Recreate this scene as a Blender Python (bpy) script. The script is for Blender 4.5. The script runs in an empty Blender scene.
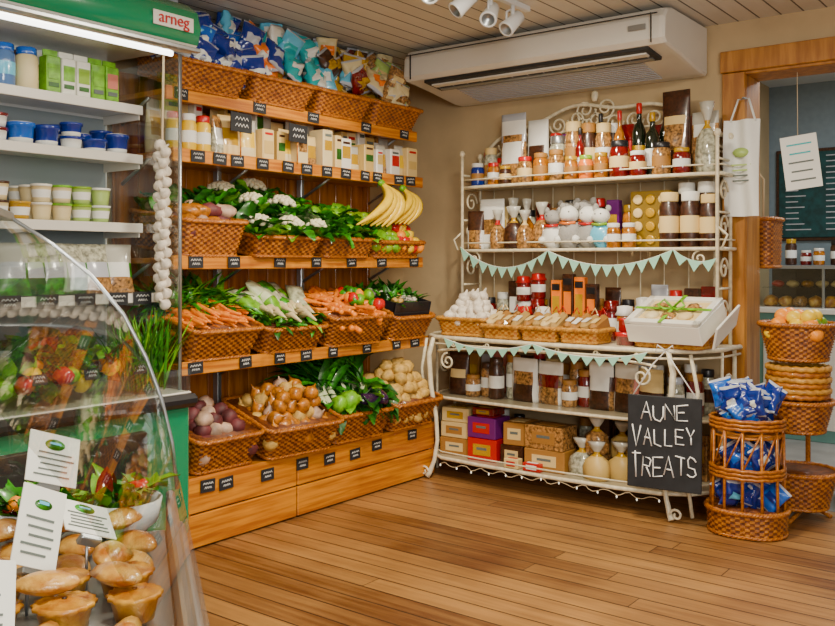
import bpy, math, random, bmesh
from mathutils import Matrix, Vector, noise
R=random.Random(7)
pi=math.pi
# ---------------------------------------------------------------- materials
MATS={}
def nd(nt,t,**k):
    n=nt.nodes.new(t)
    for a,b in k.items(): setattr(n,a,b)
    return n
def sat(c,k=1.3):
    l=.3*c[0]+.55*c[1]+.15*c[2]; return tuple(min(1,max(.002,l+(x-l)*k)) for x in c)
def mat(name,col,rough=.5,metal=0,var=0,scale=20,bump=0,bscale=60,coat=0,emis=0,stretch=None,col2=None):
    if name in MATS: return MATS[name]
    col=sat(col); col2=sat(col2) if col2 else None
    m=bpy.data.materials.new(name); m.use_nodes=True; nt=m.node_tree; p=nt.nodes['Principled BSDF']
    c=(*col,1); p.inputs['Base Color'].default_value=c
    p.inputs['Roughness'].default_value=rough; p.inputs['Metallic'].default_value=metal
    p.inputs['Coat Weight'].default_value=coat; p.inputs['Coat Roughness'].default_value=.08
    if emis:
        p.inputs['Emission Color'].default_value=c; p.inputs['Emission Strength'].default_value=emis
    if var or bump or col2:
        tc=nd(nt,'ShaderNodeTexCoord'); mp=nd(nt,'ShaderNodeMapping')
        nt.links.new(tc.outputs['Object'],mp.inputs[0])
        if stretch: mp.inputs['Scale'].default_value=stretch
        if var or col2:
            no=nd(nt,'ShaderNodeTexNoise'); no.inputs['Scale'].default_value=scale; no.inputs['Detail'].default_value=5
            nt.links.new(mp.outputs[0],no.inputs['Vector'])
            r=nd(nt,'ShaderNodeValToRGB'); nt.links.new(no.outputs['Fac'],r.inputs[0])
            a=col if col2 else tuple(x*(1-var) for x in col); b=col2 if col2 else tuple(min(1,x*(1+var)) for x in col)
            r.color_ramp.elements[0].position=.35; r.color_ramp.elements[1].position=.65
            r.color_ramp.elements[0].color=(*a,1); r.color_ramp.elements[1].color=(*b,1)
            nt.links.new(r.outputs[0],p.inputs['Base Color'])
        if bump:
            n2=nd(nt,'ShaderNodeTexNoise'); n2.inputs['Scale'].default_value=bscale; n2.inputs['Detail'].default_value=4
            nt.links.new(mp.outputs[0],n2.inputs['Vector'])
            bp=nd(nt,'ShaderNodeBump'); bp.inputs['Strength'].default_value=bump; bp.inputs['Distance'].default_value=.01
            nt.links.new(n2.outputs['Fac'],bp.inputs['Height']); nt.links.new(bp.outputs[0],p.inputs['Normal'])
    MATS[name]=m; return m
def plank_mat(name,across,width,length,cA,cB,gap,rough,gapw=.05,bumpd=.004,grain=1.0,coat=0):
    m=bpy.data.materials.new(name); m.use_nodes=True; nt=m.node_tree; p=nt.nodes['Principled BSDF']; L=nt.links.new
    tc=nd(nt,'ShaderNodeTexCoord'); s=nd(nt,'ShaderNodeSeparateXYZ'); L(tc.outputs['Object'],s.inputs[0])
    al=1-across
    def mt(op,a,b=None,c=None):
        n=nd(nt,'ShaderNodeMath',operation=op)
        for i,x in enumerate((a,b,c)):
            if x is None: continue
            if isinstance(x,(int,float)): n.inputs[i].default_value=x
            else: L(x,n.inputs[i])
        return n.outputs[0]
    a=mt('DIVIDE',s.outputs[across],width); idn=mt('FLOOR',a); fr=mt('FRACT',a)
    w=nd(nt,'ShaderNodeTexWhiteNoise',noise_dimensions='1D'); L(idn,w.inputs['W'])
    l=mt('DIVIDE',mt('ADD',s.outputs[al],mt('MULTIPLY',w.outputs['Value'],length)),length)
    id2=mt('FLOOR',l); fr2=mt('FRACT',l)
    cb=nd(nt,'ShaderNodeCombineXYZ'); L(idn,cb.inputs[0]); L(id2,cb.inputs[1])
    w2=nd(nt,'ShaderNodeTexWhiteNoise',noise_dimensions='2D'); L(cb.outputs[0],w2.inputs['Vector'])
    gv=nd(nt,'ShaderNodeCombineXYZ'); L(mt('MULTIPLY',s.outputs[al],2.0),gv.inputs[0]); L(mt('MULTIPLY',s.outputs[across],38.0),gv.inputs[1]); L(mt('MULTIPLY',w2.outputs['Value'],30.0),gv.inputs[2])
    no=nd(nt,'ShaderNodeTexNoise'); no.inputs['Scale'].default_value=1; no.inputs['Detail'].default_value=6; L(gv.outputs[0],no.inputs['Vector'])
    big=nd(nt,'ShaderNodeTexNoise'); big.inputs['Scale'].default_value=1.6; big.inputs['Detail'].default_value=6; L(tc.outputs['Object'],big.inputs['Vector'])
    f=mt('ADD',mt('MULTIPLY',w2.outputs['Value'],.4),mt('MULTIPLY',mt('SUBTRACT',no.outputs['Fac'],.5),1.3*grain)); f=mt('ADD',f,mt('MULTIPLY',mt('SUBTRACT',big.outputs['Fac'],.4),1.2))
    r=nd(nt,'ShaderNodeValToRGB'); r.color_ramp.elements[0].color=(*cA,1); r.color_ramp.elements[1].color=(*cB,1); r.color_ramp.elements[0].position=.0; r.color_ramp.elements[1].position=.8; L(f,r.inputs[0])
    g=mt('MAXIMUM',mt('LESS_THAN',fr,gapw),mt('LESS_THAN',fr2,.004/length))
    mx=nd(nt,'ShaderNodeMix',data_type='RGBA'); L(g,mx.inputs[0]); L(r.outputs[0],mx.inputs[6]); mx.inputs[7].default_value=(*gap,1)
    L(mx.outputs[2],p.inputs['Base Color']); p.inputs['Roughness'].default_value=rough; p.inputs['Coat Weight'].default_value=coat; p.inputs['Coat Roughness'].default_value=.3
    bp=nd(nt,'ShaderNodeBump'); bp.inputs['Strength'].default_value=.7; bp.inputs['Distance'].default_value=bumpd
    L(mt('SUBTRACT',mt('MULTIPLY',no.outputs['Fac'],.25),g),bp.inputs['Height']); L(bp.outputs[0],p.inputs['Normal'])
    return m
def glass_mat(name,tint=(.97,1,.98),refl=.07):
    m=bpy.data.materials.new(name); m.use_nodes=True; nt=m.node_tree; nt.nodes.clear(); L=nt.links.new
    o=nd(nt,'ShaderNodeOutputMaterial'); t=nd(nt,'ShaderNodeBsdfTransparent'); g=nd(nt,'ShaderNodeBsdfGlossy'); mx=nd(nt,'ShaderNodeMixShader'); lw=nd(nt,'ShaderNodeLayerWeight')
    t.inputs[0].default_value=(*tint,1); g.inputs['Roughness'].default_value=.02; lw.inputs['Blend'].default_value=.2
    mr=nd(nt,'ShaderNodeMapRange'); mr.inputs['To Min'].default_value=refl; mr.inputs['To Max'].default_value=.55
    L(lw.outputs['Facing'],mr.inputs[0]); L(mr.outputs[0],mx.inputs[0]); L(t.outputs[0],mx.inputs[1]); L(g.outputs[0],mx.inputs[2]); L(mx.outputs[0],o.inputs[0])
    return m
def C(n,r,g,b,ro=.45,coat=0,**k): return mat(n,(r,g,b),ro,coat=coat,**k)

GLASS=glass_mat('clear_glass')
WICK=mat('wicker',(.25,.085,.018),.45,col2=(.52,.22,.06),scale=35,bump=.4,bscale=180,coat=.3)
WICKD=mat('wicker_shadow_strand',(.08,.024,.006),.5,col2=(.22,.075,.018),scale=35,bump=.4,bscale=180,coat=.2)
WICKL=mat('wicker_light',(.38,.18,.055),.5,col2=(.62,.36,.13),scale=35,bump=.4,bscale=180,coat=.2)
RIM=mat('wicker_rim',(.22,.07,.015),.42,col2=(.48,.2,.055),scale=60,coat=.3)
PINE=mat('pine_wood',(.36,.125,.024),.42,col2=(.66,.3,.08),scale=2.6,stretch=(7,1,20),bump=.2,bscale=30,coat=.3)
PINEV=mat('pine_wood_vertical',(.25,.08,.015),.45,col2=(.52,.21,.05),scale=2.5,stretch=(10,10,1),bump=.15,bscale=40,coat=.2)
OAK=mat('door_frame_wood',(.26,.11,.034),.5,col2=(.44,.22,.08),scale=3,stretch=(8,8,1),bump=.15,bscale=40,coat=.1)
IRON=mat('cream_painted_iron',(.72,.66,.5),.4,var=.15,scale=30,coat=.2)
WHITE=C('white_enamel',.8,.82,.82,.3,.3); OFFW=C('off_white_plastic',.72,.7,.64,.35,.2)
STEEL=mat('brushed_steel',(.4,.42,.43),.32,metal=.8); BLACK=C('black_plastic',.012,.012,.014,.35); SLATE=C('chalkboard',.013,.014,.016,.7,var=.3,scale=12)
CHALK=C('chalk_white',.92,.92,.9,.9); GREEN=C('fridge_green',.0,.22,.11,.25,.5); DKG=C('slot_dark',.02,.02,.02,.6)
PAPER=C('paper_white',.82,.82,.77,.6); CREAM=C('cream_card',.7,.55,.3,.6); KRAFT=C('kraft_card',.34,.18,.07,.6)
NAVY=C('packet_navy',.008,.03,.2,.22,.6); BLUE=C('packet_blue',.02,.12,.46,.22,.6); TEAL=C('packet_teal',.04,.4,.42,.25,.6); LBLUE=C('packet_light_blue',.2,.52,.7,.25,.6)
ORANGE=C('packet_orange',.8,.24,.02,.3,.5); GOLD=C('packet_gold',.45,.28,.06,.25,.6); DBROWN=C('chocolate_brown',.045,.018,.01,.35,.3,var=.5,scale=60)
RED=C('packet_red',.45,.015,.015,.3,.5); PURP=C('packet_purple',.12,.02,.14,.3,.5); PINKC=C('packet_pink',.52,.2,.16,.35,.4); SILV=C('packet_silver',.5,.52,.56,.25,.6)
AMBER=C('preserve_amber',.34,.14,.03,.1,1,var=.4,scale=40); DRED=C('preserve_red',.14,.01,.006,.1,1,var=.3,scale=40); COOK=C('biscuit_brown',.3,.17,.08,.2,.8,var=.7,scale=60)
CLEARJ=C('glass_jar_pale',.42,.42,.33,.08,1,var=.5,scale=50); WINE=C('wine_bottle_glass',.006,.01,.005,.06,1); LIME=C('lime_green',.25,.4,.04,.35,.3); PGREEN=C('pale_green_pot',.42,.55,.22,.35,.3)
MINT=C('mint_bunting',.33,.56,.44,.7); GREY=C('grey_plush',.34,.33,.31,.9,bump=.5); YEL=C('banana_yellow',.92,.62,.01,.4,.2,var=.1,scale=30); CARROT=C('carrot_orange',.82,.27,.03,.45,.2,var=.25,scale=60)
POT=C('potato_skin',.52,.35,.14,.6,var=.25,scale=40,bump=.3); ONI=C('onion_skin',.38,.16,.045,.35,.3,var=.4,scale=40); TURN=C('turnip_skin',.46,.33,.25,.5,var=.5,scale=14); BEET=C('beet_skin',.1,.028,.03,.6,var=.4)
LEAF=C('leaf_green',.05,.2,.015,.4,.25,var=.6,scale=30); LEAFD=C('leaf_dark',.02,.09,.012,.4,.25,var=.4,scale=30); LEAFL=C('leaf_light',.18,.38,.045,.4,.2,var=.3,scale=30)
CAUL=C('cauliflower_white',.82,.76,.56,.7,bump=.8,bscale=90); PIE=mat('pie_pastry',(.28,.1,.02),.35,col2=(.62,.35,.11),scale=26,bump=.4,bscale=50,coat=.3); PASTY=mat('pasty_pastry',(.32,.12,.025),.35,col2=(.7,.45,.18),scale=22,bump=.5,bscale=40,coat=.3); GARL=C('garlic_white',.74,.68,.58,.6,var=.18,scale=40)
AUB=C('aubergine',.03,.01,.04,.15,.8); LEEKW=C('leek_white',.68,.74,.5,.4,.3); TOM=C('apple_red',.5,.035,.015,.25,.5); ORG=C('orange_fruit',.88,.35,.02,.4,.2,bump=.3); INK=C('ink_grey',.12,.14,.13,.7); ROPE=C('string',.6,.5,.35,.8)
CP1=C('cream_pack',.7,.6,.38,.45); CP2=C('oat_pack',.58,.43,.2,.45); YPK=C('mustard_pack',.72,.5,.08,.4,.2); WPK=C('white_card_pack',.8,.78,.7,.4,.2)
# ---------------------------------------------------------------- mesh builder
def TR(x=0,y=0,z=0,rz=0,rx=0,ry=0,s=1):
    return Matrix.Translation((x,y,z))@Matrix.Rotation(rz,4,'Z')@Matrix.Rotation(ry,4,'Y')@Matrix.Rotation(rx,4,'X')@Matrix.Scale(s,4)
class MB:
    def __init__(s,name): s.name=name; s.V=[]; s.F=[]; s.I=[]; s.S=[]; s.mats=[]
    def mi(s,m):
        if m not in s.mats: s.mats.append(m)
        return s.mats.index(m)
    def add(s,V,F,m,T=None,sm=True):
        o=len(s.V)
        s.V.extend([(T@Vector(v))[:] for v in V] if T is not None else [tuple(v) for v in V])
        for k,f in enumerate(F):
            s.F.append([o+i for i in f]); s.I.append(s.mi(m[k] if isinstance(m,list) else m)); s.S.append(sm)
    def box(s,c,d,m,T=None,b=None):
        hx,hy,hz=[x/2 for x in d]; b=min(.004,min(hx,hy,hz)*.3) if b is None else b
        V=[];ix={}
        for a in (-1,1):
            for e in (-1,1):
                for g in (-1,1):
                    for k,v in enumerate(((hx,hy-b,hz-b),(hx-b,hy,hz-b),(hx-b,hy-b,hz))):
                        ix[(a,e,g,k)]=len(V); V.append((c[0]+a*v[0],c[1]+e*v[1],c[2]+g*v[2]))
        F=[]
        for a in (-1,1):
            F.append([ix[(a,e,g,0)] for e,g in ((-1,-1),(1,-1),(1,1),(-1,1))])
            F.append([ix[(e,a,g,1)] for e,g in ((-1,-1),(1,-1),(1,1),(-1,1))])
            F.append([ix[(e,g,a,2)] for e,g in ((-1,-1),(1,-1),(1,1),(-1,1))])
            for e in (-1,1):
                F.append([ix[(a,e,-1,0)],ix[(a,e,1,0)],ix[(a,e,1,1)],ix[(a,e,-1,1)]])
                F.append([ix[(a,-1,e,0)],ix[(a,1,e,0)],ix[(a,1,e,2)],ix[(a,-1,e,2)]])
                F.append([ix[(-1,a,e,1)],ix[(1,a,e,1)],ix[(1,a,e,2)],ix[(-1,a,e,2)]])
                for g in (-1,1): F.append([ix[(a,e,g,k)] for k in range(3)])
        s.add(V,F,m,T,False)
    def rings(s,rs,m,T=None,caps=True,sm=True,loop=False):
        n=len(rs[0]); V=[p for r in rs for p in r]; F=[]; ms=[]
        k=len(rs) if loop else len(rs)-1
        for i in range(k):
            i2=(i+1)%len(rs)
            for j in range(n):
                F.append([i*n+j,i*n+(j+1)%n,i2*n+(j+1)%n,i2*n+j]); ms.append(m(i,j) if callable(m) else m)
        if caps and not loop:
            F.append(list(range(n))); ms.append(m(0,0) if callable(m) else m)
            F.append([(len(rs)-1)*n+j for j in range(n)]); ms.append(m(len(rs)-2,0) if callable(m) else m)
        s.add(V,F,ms,T,sm)
    def lathe(s,prof,m,T=None,n=14,sm=True):
        ms=m if isinstance(m,list) else None
        s.rings([[(r*math.cos(2*pi*j/n),r*math.sin(2*pi*j/n),z) for j in range(n)] for r,z in prof],(lambda i,j:ms[min(i,len(ms)-1)]) if ms else m,T,True,sm)
    def tube(s,pts,r,m,T=None,n=6,closed=False,flat=1):
        P=[Vector(p) for p in pts]; N=len(P); rs=[]; up=None
        for i in range(N):
            if closed: t=P[(i+1)%N]-P[i-1]
            else: t=P[min(i+1,N-1)]-P[max(i-1,0)]
            if t.length<1e-9: t=Vector((0,0,1))
            t.normalize()
            if up is None:
                up=Vector((0,0,1)) if abs(t.z)<.9 else Vector((1,0,0))
            up=(up-t*up.dot(t))
            if up.length<1e-6: up=t.orthogonal()
            up.normalize(); b=t.cross(up); rr=r[i] if isinstance(r,(list,tuple)) else r
            rs.append([(P[i]+up*rr*math.cos(2*pi*j/n)*flat+b*rr*math.sin(2*pi*j/n))[:] for j in range(n)])
        s.rings(rs,m,T,not closed,True,closed)
    def blob(s,c,rad,m,T=None,nu=10,nv=6,k=.12,M2=None):
        sd=R.random()*50; rs=[]
        for i in range(nv+1):
            a=pi*(i+.02)/(nv+.04); row=[]
            for j in range(nu):
                t=2*pi*j/nu; d=Vector((math.sin(a)*math.cos(t),math.sin(a)*math.sin(t),math.cos(a)))
                q=1+k*noise.noise(d*1.5+Vector((sd,0,0)))*2
                v=Vector((d.x*rad[0]*q,d.y*rad[1]*q,d.z*rad[2]*q))
                if M2: v=M2@v
                row.append((c[0]+v.x,c[1]+v.y,c[2]+v.z))
            rs.append(row)
        s.rings(rs,m,T)
    def grid(s,fn,nu,nv,m,T=None,sm=True):
        V=[fn(i/nu,j/nv) for i in range(nu+1) for j in range(nv+1)]
        F=[];ms=[]
        for i in range(nu):
            for j in range(nv):
                a=i*(nv+1)+j; F.append([a,a+1,a+nv+2,a+nv+1]); ms.append(m(i/nu,j/nv) if callable(m) else m)
        s.add(V,F,ms,T,sm)
    def clampz(s,zmax): s.V=[(v[0],v[1],min(v[2],zmax)) for v in s.V]
    def done(s,keep=False,parent=None):
        if not s.V: return None
        xs=[min(v[k] for v in s.V) for k in range(3)]; xe=[max(v[k] for v in s.V) for k in range(3)]
        o=(0,0,0) if keep else ((xs[0]+xe[0])/2,(xs[1]+xe[1])/2,xs[2])
        me=bpy.data.meshes.new(s.name); me.from_pydata([(v[0]-o[0],v[1]-o[1],v[2]-o[2]) for v in s.V],[],s.F)
        for m in s.mats: me.materials.append(m)
        me.polygons.foreach_set('material_index',s.I); me.polygons.foreach_set('use_smooth',s.S)
        bm=bmesh.new(); bm.from_mesh(me); bmesh.ops.recalc_face_normals(bm,faces=bm.faces); bm.to_mesh(me); bm.free()
        ob=bpy.data.objects.new(s.name,me); bpy.context.collection.objects.link(ob); ob.location=o
        if parent:
            ob.parent=parent; ob.location=Vector(o)-parent.location
        return ob
def rrect(w,d,r,n):
    r=min(r,w/2-.001,d/2-.001); a=w/2-r; b=d/2-r
    segs=[('l',(w/2,-b),(w/2,b)),('a',(a,b),0),('l',(a,d/2),(-a,d/2)),('a',(-a,b),pi/2),('l',(-w/2,b),(-w/2,-b)),('a',(-a,-b),pi),('l',(-a,-d/2),(a,-d/2)),('a',(a,-b),1.5*pi)]
    Ls=[2*b,r*pi/2,2*a,r*pi/2,2*b,r*pi/2,2*a,r*pi/2]; tot=sum(Ls); out=[]
    for k in range(n):
        q=tot*k/n; i=0
        while q>Ls[i] and i<7: q-=Ls[i]; i+=1
        f=q/Ls[i] if Ls[i]>0 else 0; sg=segs[i]
        if sg[0]=='l':
            x=sg[1][0]+(sg[2][0]-sg[1][0])*f; y=sg[1][1]+(sg[2][1]-sg[1][1])*f
            nx,ny=[(1,0),0,(0,1),0,(-1,0),0,(0,-1)][i]
        else:
            th=sg[2]+f*pi/2; nx,ny=math.cos(th),math.sin(th); x=sg[1][0]+r*nx; y=sg[1][1]+r*ny
        out.append((x,y,nx,ny))
    return out,tot
def basket(mb,w,d,h,T,m=WICK,rim=RIM,taper=.86,rad=.05,cell=.024,strand=.0135,handles=False,bed=None):
    _,tot=rrect(w,d,rad,8); n=int(tot/cell/2)*2; nr=max(4,int(h/strand)); C0,_=rrect(w,d,rad,n*2)
    rs=[]
    for i in range(nr*2+1):
        z=h*i/(nr*2); f=taper+(1-taper)*z/h; st=min(i//2,nr-1); row=[]
        for c,(x,y,nx,ny) in enumerate(C0):
            o=.006*math.cos(pi*c/2+pi*st)*(1 if i%2 else 0)+(.001 if i%2 else -.004)
            row.append((x*f+nx*o,y*f+ny*o,z))
        rs.append(row)
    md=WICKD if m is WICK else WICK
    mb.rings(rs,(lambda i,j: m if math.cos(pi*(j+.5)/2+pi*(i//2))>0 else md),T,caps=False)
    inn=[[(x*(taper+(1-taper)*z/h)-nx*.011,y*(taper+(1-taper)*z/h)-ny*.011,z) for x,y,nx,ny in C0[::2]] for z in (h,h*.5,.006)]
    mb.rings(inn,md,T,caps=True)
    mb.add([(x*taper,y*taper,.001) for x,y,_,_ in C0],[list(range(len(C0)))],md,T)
    n2=int(tot/.012); C1,_=rrect(w,d,rad,n2); kk=max(6,int(tot/.05))
    for ph in (0,2*pi/3,4*pi/3):
        mb.tube([(x+nx*.008*math.cos(2*pi*kk*i/n2+ph),y+ny*.008*math.cos(2*pi*kk*i/n2+ph),h+.008*math.sin(2*pi*kk*i/n2+ph)) for i,(x,y,nx,ny) in enumerate(C1)],.0078,rim,T,5,True)
    for ph in (0,pi):
        mb.tube([((x+nx*.004*math.cos(2*pi*kk*i/n2+ph))*(taper+.01),(y+ny*.004*math.cos(2*pi*kk*i/n2+ph))*(taper+.01),.012+.005*math.sin(2*pi*kk*i/n2+ph)) for i,(x,y,nx,ny) in enumerate(C1)],.006,rim,T,5,True)
    if handles:
        for sg in (-1,1):
            mb.tube([(sg*(w/2+.01*math.sin(pi*q/8)),.06*math.cos(pi*q/8),h+.05*math.sin(pi*q/8)) for q in range(9)],.009,rim,T,6)
def leaf(mb,base,az,el,L,W,bend,m,T=None,cr=.12,nv=7,nu=4):
    bx,by,bz=base; sd=R.random()*50; ca,sa=math.cos(az),math.sin(az)
    pts=[];x=0;z=0;e=el
    for j in range(nv+1):
        pts.append((x,z,e)); x+=L/nv*math.cos(e); z+=L/nv*math.sin(e); e-=bend/nv
    def fn(u,v):
        j=int(round(v*nv)); px,pz,pe=pts[j]; s=(u-.5)*2; ww=W/2*math.sin(pi*min(1,max(0,.04+.93*v**.8)))
        lift=(abs(s)**1.5)*ww*.5+cr*W*noise.noise(Vector((s*2+sd,v*5,sd)))*abs(s)**.7
        lx=px-lift*math.sin(pe); lz=pz+lift*math.cos(pe); ly=s*ww
        return (bx+lx*ca-ly*sa,by+lx*sa+ly*ca,bz+lz)
    mb.grid(fn,nu,nv,m,T)
def heap(w,d,r,layers,mound=1.0):
    out=[]
    for l in range(layers):
        k=1-.15*l*mound; nx=max(1,int(w*k/(1.6*r))); ny=max(1,int(d*k/(1.6*r)))
        for i in range(nx):
            for j in range(ny):
                out.append(((i+.5-nx/2)*w*k/nx+R.uniform(-.4,.4)*r,(j+.5-ny/2)*d*k/ny+R.uniform(-.4,.4)*r,l*1.15*r+R.uniform(-.25,.25)*r))
    return out
def rotm(): return Matrix.Rotation(R.uniform(0,6.28),3,'Z')@Matrix.Rotation(R.uniform(-.5,.5),3,'X')
def pouch(mb,T,w,h,t,bands,pillow=False,nr=10,n=16,wr=.12):
    sd=R.random()*50; rs=[]
    for i in range(nr+1):
        f=i/nr
        th=(math.sin(pi*f)**.55 if pillow else (1-f)**.6*(.75+.25*min(1,f*6)))*t/2+.0015
        ww=w/2*(1-(.1*math.sin(pi*f) if pillow else .04*f))
        ring=[]
        for j in range(n):
            a=2*pi*j/n; cx=math.cos(a); sy=math.sin(a)
            q=wr*t*noise.noise(Vector((cx*3+sd,f*5,sy)))
            ring.append((ww*math.copysign(abs(cx)**.8,cx),(th*math.copysign(abs(sy)**1.1,sy))+q*abs(sy)*(math.sin(pi*f)+.1),h*f))
        rs.append(ring)
    def mm(i,j):
        f=(i+.5)/nr
        for z,m in bands:
            if f<=z:
                if isinstance(m,tuple):
                    c=math.cos(2*pi*(j+.5)/n); return m[0] if abs(c)<.62 else m[1]
                return m
        return bands[-1][1]
    mb.rings(rs,mm,T)
def jar(mb,x,y,z,r,h,con,lid,lab=PAPER,n=14,cloth=False):
    T=TR(x,y,z)
    mb.lathe([(r*.9,0),(r,.01),(r,h*.25),(r*1.01,h*.27),(r*1.01,h*.55),(r,h*.57),(r,h*.74),(r*.8,h*.83),(r*.8,h*.85)],[con,con,con,lab,lab,con,con,con],T,n)
    if cloth:
        mb.rings([[(rr*(1+.09*math.sin(j*pi/2*1.0))*math.cos(2*pi*j/16),rr*(1+.09*math.sin(j*pi/2))*math.sin(2*pi*j/16),zz) for j in range(16)] for rr,zz in ((r*1.15,h*.74),(r*.84,h*.86),(r*.86,h*.99),(r*.3,h*1.02))],lid,T)
    else: mb.lathe([(r*.86,h*.83),(r*.88,h*.85),(r*.88,h*.98),(r*.82,h)],lid,T,n)
def bottle(mb,x,y,z,r,h,con,cap,lab):
    mb.lathe([(r*.9,0),(r,.01),(r,h*.15),(r*1.01,h*.16),(r*1.01,h*.42),(r,h*.43),(r,h*.6),(r*.75,h*.68),(r*.36,h*.76),(r*.34,h*.86),(r*.4,h*.87),(r*.4,h*.99),(r*.35,h)],[con,con,con,lab,lab,con,con,con,con,cap,cap,cap],TR(x,y,z),14)
SILVC=C('cellophane_top',.5,.49,.43,.2,.8)
def bagclear(mb,x,y,z,r,h,con,rib,rz=0):
    T=TR(x,y,z,rz); n=12; sd=R.random()*9
    rs=[]
    for f,k in ((0,.85),(.08,1),(.3,1.05),(.5,.9),(.62,.45),(.68,.22),(.74,.25),(.88,.55),(1,.7)):
        rs.append([(r*k*(1+.12*math.sin(3*j+sd))*math.cos(2*pi*j/n),r*k*.8*(1+.12*math.cos(2*j+sd))*math.sin(2*pi*j/n),h*f) for j in range(n)])
    mb.rings(rs,lambda i,j: con if i<4 else (rib if i in(4,5) else SILVC),T)
STK={'A':[[(0,0),(.5,1),(1,0)],[(.2,.4),(.8,.4)]],'U':[[(0,1),(0,.25),(.3,0),(.7,0),(1,.25),(1,1)]],'N':[[(0,0),(0,1),(1,0),(1,1)]],'E':[[(1,1),(0,1),(0,0),(1,0)],[(0,.5),(.8,.5)]],'V':[[(0,1),(.5,0),(1,1)]],'L':[[(0,1),(0,0),(.9,0)]],'Y':[[(0,1),(.5,.5),(1,1)],[(.5,.5),(.5,0)]],'T':[[(0,1),(1,1)],[(.5,1),(.5,0)]],'R':[[(0,0),(0,1),(.8,1),(1,.8),(.8,.5),(0,.5)],[(.4,.5),(1,0)]],'S':[[(1,.85),(.7,1),(.3,1),(0,.8),(.2,.55),(.8,.45),(1,.2),(.7,0),(.3,0),(0,.15)]]}
def chalktext(mb,s,x0,z0,cw,ch,y,T,r=.004,m=CHALK,slope=.05):
    for k,c in enumerate(s):
        big=1.25 if k==0 else 1
        for st in STK.get(c,[]):
            mb.tube([(x0+k*cw*1.28+p[0]*cw+R.uniform(-.1,.1)*cw,y,z0+p[1]*ch*big+R.uniform(-.08,.08)*ch+k*ch*slope) for p in st],r,m,T,5)
def tag(mb,T,w=.088,h=.058):
    mb.box((0,0,h/2),(w,.004,h),SLATE,T)
    for q,zz in enumerate((.68,.34)):
        L=w*(.7 if q==0 else .5)
        mb.tube([(-L/2+L*i/8,-.003,h*zz+(.006 if i%2 else -.004)) for i in range(9)],.0017,CHALK,T,4)
FX=pi/2
# ---------------------------------------------------------------- room shell
XL,YB,ZC=-4.15,5.3,2.8
floor=MB('floor'); floor.box((-.6,1.4,-.05),(7.3,8.05,.1),plank_mat('floor_planks',1,.118,3.2,(.14,.05,.012),(.5,.25,.07),(.016,.006,.003),.42,.06,coat=.2,grain=.65),None,0); floor.done(True)
ff=MB('floor_cafe'); ff.box((-.3,7.0,-.05),(5,3.13,.1),mat('cafe_floor',(.28,.28,.27),.5,var=.15,scale=4),None,0); ff.done(True)
wallm=mat('wall_cream_paint',(.5,.39,.25),.8,var=.1,scale=3,bump=.15,bscale=12)
w=MB('wall_left'); w.box((XL-.06,1.5,ZC/2),(.12,7.9,ZC),wallm,None,0); w.done(True)
w=MB('wall_back'); w.box(((XL-1.72)/2,YB+.1,ZC/2),(-1.72-XL,.2,ZC),wallm,None,0); w.box((-.6,YB+.1,(2.58+ZC)/2),(2.24,.2,ZC-2.58),wallm,None,0); w.box((1.8,YB+.1,ZC/2),(2.56,.2,ZC),wallm,None,0); w.done(True)
c=MB('ceiling'); c.box((-.6,1.5,ZC+.05),(7.3,8,.1),plank_mat('ceiling_boards',0,.12,9,(.6,.57,.5),(.76,.73,.66),(.09,.075,.06),.6,.08,.006,.3),None,0); c.done(True)
fr=MB('door_frame')
fr.box((-1.67,YB+.1,1.24),(.098,.26,2.48),OAK); fr.box((.53,YB+.1,1.24),(.098,.26,2.48),OAK); fr.box((-.57,YB+.1,2.53),(2.3,.26,.098),OAK)
fr.box((-1.69,YB-.035,1.25),(.13,.028,2.49),OAK); fr.box((-.57,YB-.04,2.56),(2.39,.034,.125),OAK); fr.box((.55,YB-.035,1.25),(.13,.028,2.49),OAK); fr.done()
sk=MB('baseboard_back'); sk.box((-2.95,YB-.015,.06),(2.35,.025,.12),OAK); sk.done()
cafew=mat('cafe_wall_blue_grey',(.22,.27,.3),.8,var=.05)
w=MB('wall_cafe_back'); w.box((-.3,8.6,1.5),(4.6,.12,3.0),cafew,None,0); w.done()
w=MB('wall_cafe_left'); w.box((-2.46,7.0,1.5),(.1,3.0,3.0),wallm,None,0); w.done()
w=MB('ceiling_cafe'); w.box((-.3,7.05,3.05),(4.6,3.1,.1),WHITE,None,0); w.done()
b=MB('chalkboard_menu'); menu=mat('menu_dark_teal_board',(.012,.05,.05),.7,var=.3)
b.box((-1.3,8.522,2.0),(2.1,.03,.82),DBROWN); b.box((-1.3,8.502,2.0),(2.04,.03,.76),menu)
for col in range(6):
    for row in range(14):
        L=R.uniform(.1,.24); b.box((-2.22+col*.34+L/2-.04,8.485,2.34-row*.05),(L,.004,.009),SILV,None,0)
b.done()
b=MB('cafe_display_counter'); cg=C('counter_pale_green',.18,.33,.3,.4)
b.box((-1.2,7.75,.5),(2.1,.6,1.0),cg); b.box((-1.2,7.43,.45),(1.9,.02,.7),OFFW); b.box((-1.2,7.7,1.02),(2.2,.75,.04),OFFW)
b.box((-1.2,7.75,1.36),(2.1,.6,.025),STEEL); b.box((-1.2,7.46,1.2),(2.05,.006,.3),GLASS,None,0); b.box((-1.2,8.03,1.2),(2.1,.02,.32),DKG)
for k in range(5): b.box((-2.22+k*.51,7.47,1.2),(.02,.02,.32),STEEL)
for k in range(18):
    jar(b,-2.15+k*.115,7.62+R.uniform(0,.2),1.375,.045,R.uniform(.1,.24),R.choice([AMBER,DRED,COOK,CLEARJ,DBROWN]),R.choice([OFFW,GOLD,BLACK]))
    b.blob((-2.15+k*.115,7.65,1.08),(.06,.1,.05),R.choice([PIE,COOK,LEAFL,PASTY])); b.blob((-2.15+k*.115,7.85,1.22),(.05,.07,.03),R.choice([PIE,RED,CREAM]))
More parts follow.
